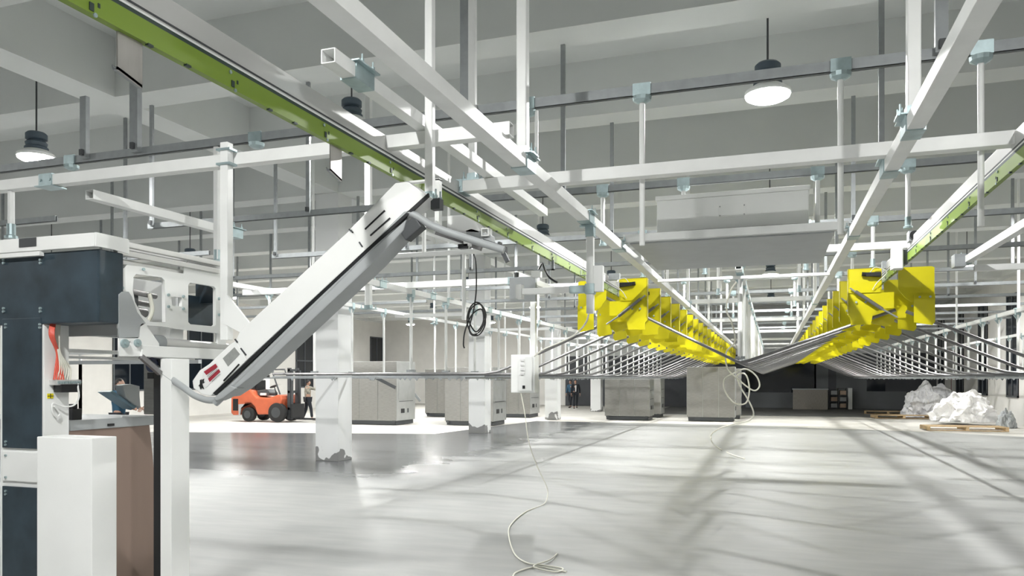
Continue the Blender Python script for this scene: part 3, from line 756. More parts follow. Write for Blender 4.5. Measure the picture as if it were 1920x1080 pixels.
E,a,b = gadget(1098,1132,515,528,yg,.10,whitep,'sensor_bracket','flat white sensor bracket behind the tee-shaped post','bracket')
MB().box((K*-2.85-.02,a.y+.02,b.z),(b.x,a.y+.05,b.z+.012)).build('mounting_arm', galv, E); MB().box((K*-2.85-.02,a.y+.02,b.z),(K*-2.85+.01,a.y+.05,H+K*1.70)).build('mounting_stem', galv, E)
E,a,b = gadget(1790,1812,475,500,K*12.8,.2,galv,'beam_clamp_box','galvanised box clamp at the lower end of the far right beam','clamp')
E,a,b = gadget(955,1004,518,566,K*11.6-.06,.07,greyp,'bracket_plate','grey bracket plate at the end of the short beam over the switch box','bracket')
E,a,b = gadget(996,1012,507,520,K*10.0,.1,whitep,'sensor_box','small white sensor box under the left green rail','box')
MB().box((a.x+.02,a.y+.02,b.z),(K*-2.85+.02,a.y+.05,b.z+.015)).build('mounting_arm', galv, E); MB().box((K*-2.85-.01,a.y+.02,b.z),(K*-2.85+.02,a.y+.05,H+K*1.625)).build('mounting_stem', galv, E)
MB().tube(smoothpath([Vector((b.x-.03,K*10.0+.03,b.z)), onY(1014,493,K*10)+Vector((0,.05,0)), onY(1020,502,K*10), onY(1030,520,K*10), onY(1045,530,K*10)],5), .012, 8).build('hose', black, E, smooth=True)
# switch box on its post
ys = K*12.7
a = onY(962,736,ys); b = onY(999,665,ys)
E = empty('switch_box', (a.x,ys,a.z), 'white switch box on a square post above the open floor, cable hanging from it', 'box')
MB().box((a.x,ys-.10,a.z),(b.x+.06,ys+.12,b.z)).build('body', whitep, E, bevel=.006)
MB().box((a.x+.13,ys-.115,a.z+.03),(b.x+.02,ys-.10,b.z-.03)).build('cover', whitep, E, bevel=.004)
MB().box((a.x+.19,ys-.12,a.z+.06),(a.x+.23,ys-.112,a.z+.11)).build('socket', black, E)
x = MB()
for k in range(4): x.box((a.x+.16,ys-.125,b.z-.10-.07*k),(a.x+.22,ys-.112,b.z-.06-.07*k))
each(x, 'button', paper, E, bevel=.004)
MB().box((b.x-.03,ys-.04,b.z),(b.x+.05,ys+.04,H+K*1.60)).build('post', white, E, bevel=.006)
# ------------------------------------------------------------------ cables
def cable(pts, r, m, name, label, n=7):
    o = MB().tube(smoothpath(pts, n), r, 8).build(name, m, None, smooth=True); tag(o, label, 'cable'); return o
f0 = [(0,0)]
pts = [Vector((a.x+.16, ys-.09, a.z-.01)), onT(984,775,11.4)]
pts += [onT(992,830,11.2), onT(1008,876,11.2), onT(1024,910,11.15), onT(1027,926,11.1), onZ(1020,945,.01), onZ(985,960,.01), onZ(957,985,.01), onZ(955,1010,.01), onZ(966,1040,.01), onZ(990,1056,.01), onZ(1020,1060,.01), onZ(1055,1066,.01), onZ(1040,1072,.012), onZ(1000,1062,.02), onZ(1030,1050,.02), onZ(1045,1038,.012)]
cable(pts, .008, cream, 'cable', 'thin cream cable falling from the switch box and snaking over the foreground floor')
pts = [onZ(1062,1072,.01), onZ(1010,1063,.01), onZ(975,1070,.01), onZ(962,1080,.01), onZ(970,1095,.01)]
cable(pts, .008, cream, 'cable', 'short loose loop of cream cable at the bottom edge of the floor')
T = 14.2
pts = [onT(1395,505,12.6), onT(1388,520,12.8), onT(1370,545,13), onT(1362,580,13.2), onT(1372,605,13.4), onT(1378,640,13.6), onT(1362,660,T), onT(1364,690,T), onT(1385,712,T), onT(1412,732,T), onT(1424,724,T), onT(1418,705,T), onT(1398,692,T), onT(1375,700,T), onT(1358,712,T), onT(1360,735,T), onT(1378,756,T), onT(1398,756,T), onT(1405,735,T), onT(1402,710,T), onT(1394,700,T+.1), onT(1382,705,T+.2), onT(1388,725,T+.2), onT(1404,752,T+.2), onT(1413,775,T+.3), onT(1405,788,T+.6), onT(1380,794,15.2), onT(1350,803,15.8), onT(1334,815,16.2), onT(1336,830,16.4), onZ(1352,843,.012), onZ(1372,852,.012), onZ(1396,860,.012)]
cable(pts, .014, cream, 'cable', 'thick cream cable hanging in big loops in the middle of the aisle', 6)
tt = 9.0
pts = [onT(884,467,tt), onT(892,490,tt), onT(893,540,tt), onT(890,570,tt), onT(886,590,tt), onT(880,615,tt), onT(885,628,tt), onT(900,626,tt), onT(910,605,tt), onT(904,575,tt), onT(892,567,tt), onT(880,580,tt+.02), onT(876,605,tt+.02), onT(886,627,tt+.02), onT(902,618,tt+.02), onT(911,590,tt+.02), onT(900,570,tt+.04), onT(884,578,tt+.04), onT(879,600,tt+.04), onT(892,622,tt+.04), onT(906,604,tt+.04), onT(903,580,tt+.06), onT(885,590,tt+.06), onT(872,620,tt+.06), onT(869,645,tt+.06), onT(871,653,tt+.06)]
cable(pts, .009, black, 'cable', 'thin black cable coiled in a hanging loop in front of the columns', 6)
pts = [onT(1104,588,7.6), onT(1098,606,8.0), onT(1080,626,8.6), onT(1055,640,9.4), onT(1020,655,10.4), onT(1002,668,11.2)]
cable(pts, .010, cream, 'cable', 'cream cable drooping from the tee-shaped post toward the switch box')

# ------------------------------------------------------------------ dark sorting machine at the left
XM, YM = -4.2, 3.857
R = bpy.data.objects.new('loading_machine', None); C.objects.link(R); R.location = (XM-.4, YM, 0)
tag(R, 'tall navy and white loading machine cut off by the left edge', 'machine')
F = lambda u, v, d=0: onY(u, v, YM + d)
def fbox(u0, v0, u1, v1, d0, d1, nm, m, bevel=0, par=R):
    a = F(u0, v0); b = F(u1, v1)
    return MB().box((a.x, YM+d0, a.z), (b.x, YM+d1, b.z)).build(nm, m, par, bevel)
zz0 = F(185,604).z; zz1 = F(185,466).z
hood = MB().box((-6.2,YM,zz0),(XM,YM+.205,zz1)); ho = hood.build('hood', navy, R, bevel=.012)
x = MB()
for u in (5,74):
    for v in (487,493,578,584): x.lathe(F(u,v,-.012),[(.009,0),(.009,.012)],10,(0,1,0))
each(x, 'screw', zinc, ho)
xr = F(80,700).x; xl = F(4,700).x
MB().box((xl-.03,YM+.01,0),(xr,YM+.205,zz0)).build('leg', whitep, R, bevel=.004)
for v0, v1, m_, nm in ((598,842,navy,'leg_panel'),(846,905,whitep,'white_plate'),(911,1225,navy,'leg_panel')):
    a = F(5,v0); b = F(77,v1)
    pn = MB().box((a.x,YM-.004,max(.02,b.z)),(b.x,YM+.01,a.z)).build(nm, m_, R, bevel=.003)
    x = MB()
    for u in (9,73):
        for v in ((v0+10,v0+16,v1-14,v1-8) if m_ is navy else (v0+8,v1-10)):
            if v < 1150: x.lathe(F(u,v,-.014),[(.008,0),(.008,.012)],10,(0,1,0))
    each(x, 'screw', zinc, pn)
# top rail
za, zb = F(185,463).z, F(185,437).z
tr = MB().box((-6.2,YM-.03,za),(XM-.005,YM,zb)).build('top_rail', whitep, R, bevel=.003)
fbox(44,449,76,463,-.034,-.028,'rail_slot',darkm,par=tr)
MB().box((-6.2,YM-.035,za-.035),(F(83,470).x,YM-.002,za-.006)).build('rail_lip', whitep, R)
MB().box((-6.2,YM,zb-.012),(XM-.005,YM+.2,zb)).build('rail_top', whitep, R)
MB().prism([(XM,YM-.03,za),(XM,YM-.03,zb),(XM,YM+.23,zb+.0),(XM,YM+.24,zb-.01),(XM,YM+.24,za-.01),(XM,YM+.12,za)],(.012,0,0)).build('end_plate', whitep, R)
# long aluminium extrusions along the top
Xe = XM - .02
g = MB()
for dz, dx in ((0,0),(.0,-.10),(-.055,-.03),(-.11,-.08)):
    g.box((Xe+dx-.04,YM+.2,zb-.05+dz),(Xe+dx,YM+1.22,zb-.012+dz))
each(g, 'top_extrusion', alu, R, bevel=.004)
o1 = onX(350,488,Xe-.03); o2 = onX(418,500,Xe-.03)
MB().prism([onX(345,500,Xe-.05),onX(358,482,Xe-.05),onX(418,492,Xe-.05),onX(418,545,Xe-.05),onX(345,520,Xe-.05)],(-.01,0,0)).build('back_plate', whitep, R)
# side frame with cut-outs
Xs = XM - .03
def sx_(pts): return [onX(u, v, Xs) for u, v in pts]
out = sx_([(222,508),(236,497),(262,500),(405,524),(418,530),(418,626),(330,617),(300,612),(268,610),(222,616)])
h1 = sx_([(247,520),(252,514),(300,520),(306,526),(307,604),(280,604),(262,590),(250,566),(246,545)])
h2 = sx_([(319,556),(338,558),(338,575),(319,573)])
h3 = sx_([(350,534),(354,530),(398,537),(402,541),(402,609),(398,612),(354,608),(350,604)])
plate('side_frame', out, [h1, h2, h3], .03, whitep, R)
x = MB()
for u, v in ((315,553),(315,575),(343,556),(343,579),(228,540),(268,505),(410,560),(410,590)): x.lathe(onX(u,v,Xs+.015),[(.011,0),(.011,.012)],8,(1,0,0))
each(x, 'bolt', zinc, R)
# inside works seen through the cut-outs
q1 = onX(338,616,Xs-.25); q2 = onX(408,561,Xs-.25)
x = MB(); x.box((Xs-.27,q1.y,q1.z),(Xs-.25,q2.y,q2.z)); x.build('inner_panel', navy, R)
x = MB()
for k,(z,r) in enumerate(((.62,.02),(.56,.02),(.50,.035),(.42,.045),(.35,.03))): x.tube([(Xs-.05-.05*k,YM+.26,H+z),(Xs-.10-.05*k,YM+.62,H+z-.01)], r, 12)
each(x, 'inner_roller', steelr, R, smooth=True)
x = MB(); x.tube(smoothpath([(Xs-.06,YM+.52,H+.62),(Xs-.07,YM+.56,H+.5),(Xs-.07,YM+.50,H+.40),(Xs-.06,YM+.38,H+.36)],5), .015, 8); x.build('inner_hose', cream, R, smooth=True)
x = MB(); x.box((Xs-.5,YM+.3,H+.31),(Xs-.46,YM+1.3,H+.78)); x.build('far_frame', whitep, R)
x = MB(); x.box((Xs-.2,YM+.24,H+.52),(Xs-.1,YM+.46,H+.60)); x.box((Xs-.25,YM+.25,H+.30),(Xs-.12,YM+.4,H+.38)); each(x, 'inner_block', darkm, R)
# lower carriage: bracket, rollers, bar
Xb = XM + .0
def bx_(pts): return [onX(u, v, Xb) for u, v in pts]
plate('grey_bracket', bx_([(222,615),(222,552),(228,547),(240,547),(246,556),(256,585),(272,606),(262,612),(258,634),(222,634)]), [], .012, greyp, R)
plate('carriage_plate', bx_([(222,634),(260,632),(262,610),(266,606),(274,610),(297,644),(298,656),(298,668),(222,668)]), [bx_([(236,640),(244,640),(244,646),(236,646)])], .012, whitep, R)
x = MB()
for u, v, r in ((232,644,.03),(256,643,.026)): x.lathe(onX(u,v,Xb+.006),[(r,0),(r,.02),(r*.4,.02),(r*.4,.03)],18,(1,0,0))
each(x, 'knob', zinc, R, smooth=True)
a = onX(285,640,Xb-.06); b = onX(425,652,Xb-.06)
x = MB(); x.tube([(Xb-.06,a.y,H+.265),(Xb-.06,b.y,H+.255)], .038, 14); x.tube([(Xb-.15,a.y,H+.24),(Xb-.15,b.y,H+.23)], .03, 14); each(x, 'roller', alu, R, smooth=True)
x = MB(); x.tube([(Xb-.06,a.y-.01,H+.265),(Xb-.06,a.y+.09,H+.265)], .055, 16); x.build('roller_end', galv, R, smooth=True)
a = onX(262,657,Xb); b = onX(402,670,Xb)
MB().box((Xb-.02,a.y,H+.155),(Xb+.02,b.y+.12,H+.235)).build('lower_bar', whitep, R, bevel=.004)
MB().box((Xb-.20,a.y,H+.15),(Xb-.19,b.y,H+.17)).build('lower_bar', whitep, R)
# right rear leg (navy and white) below extrusions
a = onX(413,510,Xe-.05); b = onX(433,570,Xe-.05)
MB().box((Xe-.3,a.y,b.z),(Xe-.05,a.y+.12,a.z)).build('rear_block', navy, R, bevel=.003)
a = onX(406,545,Xe-.02); MB().box((Xe-.04,a.y,H+.17),(Xe-.01,a.y+.10,H+.60)).build('rear_plate', whitep, R, bevel=.003)
# blue motor and black lever
MB().tube([onX(284,684,Xb-.1), onX(318,686,Xb-.1)], .055, 16).build('motor', motorb, R, smooth=True)
MB().bar(onX(264,668,Xb+.01), onX(300,700,Xb+.01), .03, .035).build('lever', steelr, R, bevel=.004)
# crossbars behind the leg
x = MB(); x.box((XM-.62,YM+.2,H+.19),(XM-.58,YM+.95,H+.215)); x.box((XM-.62,YM+.2,H+.145),(XM-.58,YM+.95,H+.165)); each(x, 'rear_bar', white, R)
a = F(130,625,.2); MB().box((-5.0,YM+.23,H+.30),(XM-.08,YM+.26,H+.38)).build('rear_beam', greyp, R)
# cable bundle, terminal block
Xc = xr + .012
def LX_(u, v, d=0): return onX(u, v, xr + d)
x = MB(); x1 = MB()
for k in range(5):
    o_ = (k-2)*.008
    x.tube(smoothpath([LX_(101,600,.03)+Vector((0,o_,0)), LX_(97,628,.05+.01*k)+Vector((0,o_,0)), LX_(108,660,.05)+Vector((0,o_*.5,0)), LX_(104+3.0*k,690,.05), LX_(101+4.5*k,712,.05)],6), .006, 6)
for k in range(6):
    o_ = (k-2)*.007
    x1.tube(smoothpath([LX_(108,600,.02)+Vector((0,o_,0)), LX_(106,630,.04)+Vector((0,o_,0)), LX_(111,662,.06)+Vector((0,o_*.4,0)), LX_(112+4*k,690,.055), LX_(106+5*k,712,.045)],6), .0055, 6)
each(x, 'red_hose', red, R, smooth=True); each(x1, 'cream_hose', cream, R, smooth=True)
a = LX_(92,712); b = LX_(138,735)
tb = MB().box((xr,a.y,b.z+.05),(xr+.07,b.y,a.z)).build('terminal_block', alu, R, bevel=.003)
MB().box((xr+.005,a.y+.03,b.z),(xr+.08,b.y-.01,b.z+.055)).build('connector', black, R, bevel=.003)
x = MB()
for k in range(12): 
    yy = a.y+.01+(b.y-a.y-.02)*k/11; x.box((xr+.07,yy-.003,b.z+.06),(xr+.08,yy+.003,a.z-.01))
each(x, 'terminal', zinc, tb)
x = MB(); x.tube(smoothpath([Vector((xr+.05,b.y-.01,a.z)),LX_(146,726,.08),LX_(148,745,.08),LX_(138,760,.05),LX_(118,762,.03),LX_(100,756,.02),LX_(98,770,.02),LX_(106,782,.02),LX_(112,775,.02),LX_(102,762,.02)],6), .006, 6); x.build('white_wire', whitep, R, smooth=True)
a = LX_(89,738,.003); b = LX_(100,747,.003)
MB().box((xr,a.y,b.z),(xr+.004,b.y,a.z)).build('yellow_label', yellab, R)
x = MB(); x.box((xr+.004,a.y,(a.z+b.z)/2-.002),(xr+.006,b.y,(a.z+b.z)/2+.002)); x.box((xr+.004,(a.y+b.y)/2-.002,b.z),(xr+.006,(a.y+b.y)/2+.002,a.z)); x.build('label_rule', black, R)
# low white cabinet in front
a = onY(80,822,3.6); b = onY(172,822,3.6)
o = MB().box((a.x-.05,3.6,0),(b.x,3.79,b.z)).build('floor_cabinet', whitep, None, bevel=.006); tag(o, 'plain low white box in the bottom left corner in front of the machine leg', 'box')
# second leg / table with brown board
E = empty('white_frame_leg', (-4.15,4.39,0), 'white upright leg right of the brown board at the lower left', 'leg')
MB().box((-4.2,4.39,0),(-4.1,4.57,H+.145)).build('upright', whitep, E, bevel=.005)
MB().box((-4.29,4.42,0),(-4.203,4.50,H+.14)).build('dark_edge', black, E)
E = empty('work_table', (-4.75,4.5,0), 'grey topped work table with a brown board side behind the white box', 'table')
MB().box((-6.2,4.12,H-.375),(-4.75,4.93,H-.30)).build('table_top', greyp, E, bevel=.004)
MB().prism([(-4.76,4.12,0),(-4.76,4.12,H-.375),(-4.76,4.86,H-.375),(-4.76,4.89,H-.6),(-4.76,4.97,H-1.3),(-4.76,5.05,0)],(-.02,0,0)).build('board', board, E)
a = onX(202,799,-4.745); MB().box((-4.748,a.y,a.z-.0),(-4.742,a.y+.06,a.z+.018)).build('handle_slot', black, E)
# grey sewing unit standing on the table
E = empty('sewing_unit', (-5.0,4.9,H-.30), 'grey metal unit with folded plates standing on the work table', 'machine')
MB().box((-4.98,5.02,H-.30),(-4.80,5.32,H+.14)).build('body', cabm, E, bevel=.01)
MB().prism([onX(205,735,-4.8),onX(212,733,-4.8),onX(255,762,-4.8),onX(252,767,-4.8)],(-.12,0,0)).build('tilted_plate', bluep, E)
MB().prism([onX(230,722,-4.78),onX(245,720,-4.78),onX(262,724,-4.78),onX(262,742,-4.78),onX(264,765,-4.78),onX(252,758,-4.78),onX(236,745,-4.78)],(-.08,0,0)).build('folded_plate', greyp, E, bevel=.004)
MB().box((-4.9,4.98,H+.0),(-4.84,5.06,H+.05)).build('dark_knob', black, E)
E = empty('small_black_box', (-4.9,4.3,H-.30), 'small black block on the corner of the work table', 'box')
a = onX(136,762,-4.8); b = onX(154,784,-4.8)
MB().box((-4.9,a.y,H-.30),(-4.8,b.y,H-.22)).build('body', black, E, bevel=.004); MB().box((-4.88,a.y+.03,H-.22),(-4.82,b.y-.02,H-.185)).build('cap', black, E, bevel=.004)
# long pale conveyor bars far behind the machine
for i, (v, m_, lb) in enumerate(((662, white, 'upper white bar'), (680, yellowg if 'yellowg' in globals() else greyp, 'lower grey-green bar'))):
    a = onY(120, v, 16.0); b = onY(372, v, 16.0)
    o = MB().box((a.x,16.0,a.z-.05),(b.x,16.12,a.z+.05)).build('far_rail', m_); MB().box((a.x+.5,16.03,0),(a.x+.56,16.09,a.z-.05)).build('support_leg', white, o); MB().box((b.x-.5,16.03,0),(b.x-.44,16.09,a.z-.05)).build('support_leg', white, o); tag(o, '%s of the far conveyor seen through the left machine' % lb, 'rail', 'far conveyor rails')

# ------------------------------------------------------------------ background: steel cabinets
def cabinet(xl_, xr_, y, dep, ht, label, seams=2, band=0.0):
    E = empty('steel_cabinet', ((xl_+xr_)/2, y, 0), label, 'cabinet', 'grey steel ironing cabinets on the far floor')
    MB().box((xl_+.06,y+.06,0),(xr_-.06,y+dep-.06,.16)).build('plinth', darkm, E)
    MB().box((xl_,y,.16),(xr_,y+dep,ht)).build('body', cabs, E, bevel=.01)
    n = seams + 1; w = (xr_-xl_)/n
    for k in range(n):
        MB().box((xl_+w*k+.008,y-.015,.17),(xl_+w*(k+1)-.008,y,ht-.45 if band else ht-.01)).build('front_panel', cabm, E, bevel=.003)
    if band: MB().box((xl_+.008,y-.015,ht-.43),(xr_-.008,y,ht-.01)).build('upper_panel', cabm, E, bevel=.003)
    x = MB(); x.box((xr_,y+.35,.45),(xr_+.01,y+.65,.62)); x.build('vent', black, E)
    x = MB(); x.box((xr_,y+.9,.45),(xr_+.01,y+1.0,.62)); x.box((xr_,y+.2,.9),(xr_+.006,y+dep-.2,.92)); x.box((xr_,y+.2,ht-.5),(xr_+.006,y+dep-.2,ht-.48)); x.build('side_trim', darkm, E)
    x = MB(); x.box((xr_,y+.15,1.0),(xr_+.012,y+dep-.15,ht-.55)); x.build('side_door', cabs, E, bevel=.004)
    for sx in (xl_+.12, xr_-.12): MB().box((sx-.06,y-.03,.1),(sx+.06,y+.02,.17)).build('foot', darkm, E)
    return E
def cab_at(ul, ur, vb, ztop, dep, label, **kw):
    a = onZ(ur, vb); b = onY(ul, vb, a.y)
    return cabinet(b.x, a.x, a.y, dep, ztop, label, **kw)
cab_at(640,744,797,H+.68,1.6,'grey steel cabinet with a tall upper band right of the nearest column', band=1)
cab_at(797,868,782,H+.45,1.4,'grey steel cabinet partly hidden between two nearer cabinets')
cab_at(834,925,798.5,H+.44,1.5,'grey steel cabinet standing behind the second column')
cab_at(930,994,783,H+.45,1.5,'grey steel cabinet below the switch box')
cab_at(1134,1218,788,H-.01,1.3,'grey three-panel steel cabinet, left one in the middle of the hall')
cab_at(1190,1239,783,H-.01,1.3,'grey steel cabinet just behind the left cabinet in the middle')
cab_at(1287.5,1378,790.5,H+.50,1.0,'grey three-panel steel cabinet below the hanging cream cable loops')
cab_at(1340,1389,785.5,H+.45,.9,'grey steel cabinet just behind the one below the cable loops')
# sloping chute beside first cabinet
a = onT(705,708,29.0); b = onT(742,727,29.0)
o = MB().bar(a, b, .12, .12).build('chute_bar', darkm); tag(o, 'dark sloping bar in front of the tall grey cabinet by the first column', 'bar')
a = onT(764,722,31.5); b = onT(788,752,31.5)
o = MB().bar(a, b, .10, .10).build('chute_bar', galv); tag(o, 'pale sloping bar leaving the right side of the tall grey cabinet', 'bar')

# ------------------------------------------------------------------ forklift
Rf = bpy.data.objects.new('forklift', None); C.objects.link(Rf); Rf.location = (-21.6, 27.0, 0)
tag(Rf, 'orange forklift truck facing right on the pale floor at the left', 'forklift')
fx, fy = -21.7, 26.6
def FP(x, z, y=0): return (fx + x, fy + y, z)
ou = [(0,.35),(.02,1.15),(.12,1.32),(.95,1.36),(1.12,1.18),(1.30,1.02),(1.9,1.0),(2.35,1.14),(2.5,1.10),(2.55,.95),(2.35,.55),(2.1,.32),(1.35,.30),(1.22,.62),(1.0,.80),(.72,.78),(.55,.60),(.50,.45),(.45,.28),(.12,.25)]
MB().prism([FP(x,z) for x,z in ou],(0,1.15,0)).build('body', orange, Rf, bevel=.05)
MB().prism([FP(x,z,-.02) for x,z in ((.42,.28),(.40,.72),(1.05,.76),(.72,.74),(.52,.55),(.48,.28))],(0,.05,0)).build('counterweight_trim', greyp, Rf)
MB().box(FP(.12,.45,-.02),FP(.38,.95,.02)).build('rear_grille', black, Rf, bevel=.01)
MB().box(FP(.15,1.36,.1),FP(1.0,1.56,1.0)).build('engine_hood', darkm, Rf, bevel=.04)
MB().box(FP(.72,1.38,.06),FP(.98,1.54,.10)).build('warning_plate', amber, Rf)
MB().prism([FP(x,z,.25) for x,z in ((1.15,1.08),(1.15,1.30),(1.6,1.36),(1.75,1.2),(1.75,1.08))],(0,.6,0)).build('seat', darkm, Rf, bevel=.04)
MB().box(FP(1.02,1.3,.28),FP(1.16,1.75,.82)).build('backrest', black, Rf, bevel=.04)
for x, r, yy in ((.88,.30,-.05),(2.30,.40,-.06),(.88,.30,.92),(2.30,.40,.90)):
    w = MB(); w.lathe(FP(x,r,yy),[(r*.6,0),(r*.97,.02),(r,.06),(r,.20),(r*.97,.25),(r*.6,.27)],28,(0,1,0)); wo = w.build('wheel', rubber, Rf, smooth=True)
    h_ = MB(); h_.lathe(FP(x,r,yy-.01),[(r*.55,0),(r*.5,.02),(r*.15,.03)],18,(0,1,0)); h_.build('hub', darkm, wo, smooth=True)
g = MB()
for yy in (.12,1.03):
    g.tube([FP(.45,1.5,yy),FP(.62,2.18,yy),FP(1.95,2.2,yy),FP(2.38,1.15,yy)], .032, 8)
for x in (.65,.95,1.25,1.55,1.9): g.tube([FP(x,2.19,.12),FP(x,2.19,1.03)], .025, 8)
g.build('overhead_guard', darkm, Rf, smooth=True)
g = MB()
for yy in (.28,.82): g.box(FP(2.62,.10,yy),FP(2.76,2.25,yy+.1)); g.box(FP(2.78,.10,yy+.02),FP(2.86,2.15,yy+.08))
for z in (.5,1.2,2.1): g.box(FP(2.64,z,.28),FP(2.74,z+.1,.92))
g.build('mast', darkm, Rf)
g = MB(); g.box(FP(2.88,.15,.15),FP(2.95,.75,1.02)); g.build('carriage', black, Rf)
for yy in (.3,.78): MB().box(FP(2.95,.10,yy),FP(3.95,.15,yy+.11)).build('fork', black, Rf)
g = MB(); g.tube([FP(1.95,1.1,.5),FP(1.82,1.45,.5)], .02, 8); g.lathe(FP(1.80,1.46,.5),[(.16,0),(.18,.015),(.16,.03)],20,(-.4,0,1)); g.build('steering_wheel', black, Rf)
x = MB(); x.box(FP(1.35,1.10,.18),FP(1.62,1.20,.25)); x.build('badge', paper, Rf)
# white round topped container seen behind
a = onZ(490,782)
E = empty('white_container', (a.x,a.y,0), 'white round-topped container with a black band behind the forklift', 'container')
MB().lathe((a.x,a.y,0),[(.36,0),(.38,.03),(.38,1.95),(.33,2.15),(.2,2.26),(.05,2.28)],24).build('body', whitep, E, smooth=True)
MB().lathe((a.x,a.y,1.85),[(.385,0),(.385,.12)],24).build('band', black, E)

# ------------------------------------------------------------------ people
def skinmesh(name, joints, edges, m, parent, sub=2, root=0):
    me = bpy.data.meshes.new(name); me.from_pydata([j[0] for j in joints], edges, [])
    o = bpy.data.objects.new('tmp', me); C.objects.link(o)
    md = o.modifiers.new('s', 'SKIN'); md.use_smooth_shade = True
    for i, j in enumerate(joints):
        r = j[1]; rr = r if isinstance(r, tuple) else (r, r)
        me.skin_vertices[0].data[i].radius = rr; me.skin_vertices[0].data[i].use_root = (i == root)
    sb = o.modifiers.new('b', 'SUBSURF'); sb.levels = sub; sb.render_levels = sub
    dg = bpy.context.evaluated_depsgraph_get(); dg.update()
    m2 = bpy.data.meshes.new_from_object(o.evaluated_get(dg)); bpy.data.objects.remove(o)
    m2.materials.clear(); m2.materials.append(m); m2.name = name
    for p in m2.polygons: p.use_smooth = True
    return link(name, m2, parent)
def person(loc, face, ht, label, shirt, trousers, pose, hairm=hair, inner=None):
    """face: heading angle, 0 = +Y; pose keys give joint offsets in the body frame (x right, y forward, z up, 1.72 m body)"""
    s = ht/1.72
    E = bpy.data.objects.new('person', None); C.objects.link(E); E.location = loc; tag(E, label, 'person')
    ca, sa = math.cos(face), math.sin(face)
    def W(p):
        x, y, z = p[0]*s, p[1]*s, p[2]*s
        return (loc[0] + x*ca - y*sa, loc[1] + x*sa + y*ca, loc[2] + z)
    D = dict(pelvis=(0,0,.93), chest=(0,.0,1.30), neck=(0,0,1.47), head=(0,.02,1.60),
             shL=(-.19,0,1.41), elL=(-.25,.02,1.13), waL=(-.26,.10,.88), shR=(.19,0,1.41), elR=(.25,.02,1.13), waR=(.26,.10,.88),
             hiL=(-.10,0,.90), knL=(-.11,.03,.49), anL=(-.12,-.02,.08), hiR=(.10,0,.90), knR=(.11,.03,.49), anR=(.12,-.02,.08))
    D.update(pose)
    def lerp(a, b, t): return tuple(a[i]+(b[i]-a[i])*t for i in range(3))
    # skin: one continuous body
    J = []; Ed = []; idx = {}
    def add(k, p, r): idx[k] = len(J); J.append((W(p), (r*s, r*s) if not isinstance(r, tuple) else (r[0]*s, r[1]*s)))
    add('pelvis', D['pelvis'], (.13,.10)); add('waist', lerp(D['pelvis'],D['chest'],.45), (.12,.09)); add('chest', D['chest'], (.15,.10)); add('neck', D['neck'], .055)
    add('headb', lerp(D['neck'],D['head'],.5), .058)
    Ed += [(0,1),(1,2),(2,3),(3,4)]
    for q in 'LR':
        add('sh'+q, D['sh'+q], .062); add('el'+q, D['el'+q], .042); add('wa'+q, D['wa'+q], .028)
        Ed += [(idx['chest'],idx['sh'+q]),(idx['sh'+q],idx['el'+q]),(idx['el'+q],idx['wa'+q])]
        d = Vector(D['wa'+q]) - Vector(D['el'+q]); d.normalize()
        palm = Vector(D['wa'+q]) + d*.06; add('pa'+q, tuple(palm), (.038,.02)); Ed.append((idx['wa'+q],idx['pa'+q]))
        add('hi'+q, D['hi'+q], .085); add('kn'+q, D['kn'+q], .055); add('an'+q, D['an'+q], .037)
        an = Vector(D['an'+q]); add('ba'+q, (an.x, an.y+.10, max(.035,an.z-.05)), .035); add('to'+q, (an.x, an.y+.17, max(.03,an.z-.055)), .026)
        Ed += [(0,idx['hi'+q]),(idx['hi'+q],idx['kn'+q]),(idx['kn'+q],idx['an'+q]),(idx['an'+q],idx['ba'+q]),(idx['ba'+q],idx['to'+q])]
    body = skinmesh('body', J, Ed, skin, E)
    # fingers
    for q in 'LR':
        sgn = -1 if q == 'L' else 1
        d = (Vector(D['wa'+q]) - Vector(D['el'+q])).normalized(); side = Vector((0,1,0)) if abs(d.z) > .6 else Vector((0,0,1))
        side = (side - d*side.dot(d)).normalized(); cur = d.cross(side).normalized()*(-sgn)
        palm = Vector(D['wa'+q]) + d*.075; m = MB()
        for k, ln in enumerate((.070,.078,.072,.058)):
            b0 = palm + side*(.030-.020*k); pts = [b0, b0+d*ln*.5+cur*.004, b0+d*ln*.85+cur*.018, b0+d*ln+cur*.03]
            m.tube([W(tuple(p_)) for p_ in pts], [.0095*s,.009*s,.008*s,.006*s], 6)
        b0 = Vector(D['wa'+q]) + d*.03 + side*.025; m.tube([W(tuple(p_)) for p_ in (b0, b0+side*.03+d*.025, b0+side*.036+d*.055)], [.011*s,.010*s,.007*s], 6)
        each(m, 'hand_fingers', skin, E, smooth=True)
    # head with face
    hc = Vector(D['head']); hm = bpy.data.meshes.new('head'); bm = bmesh.new(); bmesh.ops.create_uvsphere(bm, u_segments=20, v_segments=14, radius=1)
    for v in bm.verts:
        x, y, z = v.co
        jaw = 1 - .28*max(0,-z); nose = .022*math.exp(-((x/.14)**2+((z+.12)/.22)**2)) if y > .5 else 0
        brow = .006*math.exp(-((z-.18)/.12)**2) if y > .5 else 0
        eye = -.008*math.exp(-(((abs(x)-.38)/.16)**2+((z-.05)/.12)**2)) if y > .4 else 0
        v.co = Vector(W(tuple(hc + Vector((x*.076*jaw, y*.094*jaw + nose + brow + eye + (.008 if z<-.4 else 0), z*.118)))))
    bm.to_mesh(hm); bm.free(); hm.materials.append(skin)
    for p_ in hm.polygons: p_.use_smooth = True
    ho_ = link('head', hm, E)
    m = MB()
    for sg in (-1,1): m.lathe(W(tuple(hc+Vector((sg*.03,.080,.006)))),[(.008*s,0),(.009*s,.004*s),(.004*s,.008*s)],8,(-sa,ca,0))
    each(m, 'eyes', black, ho_)
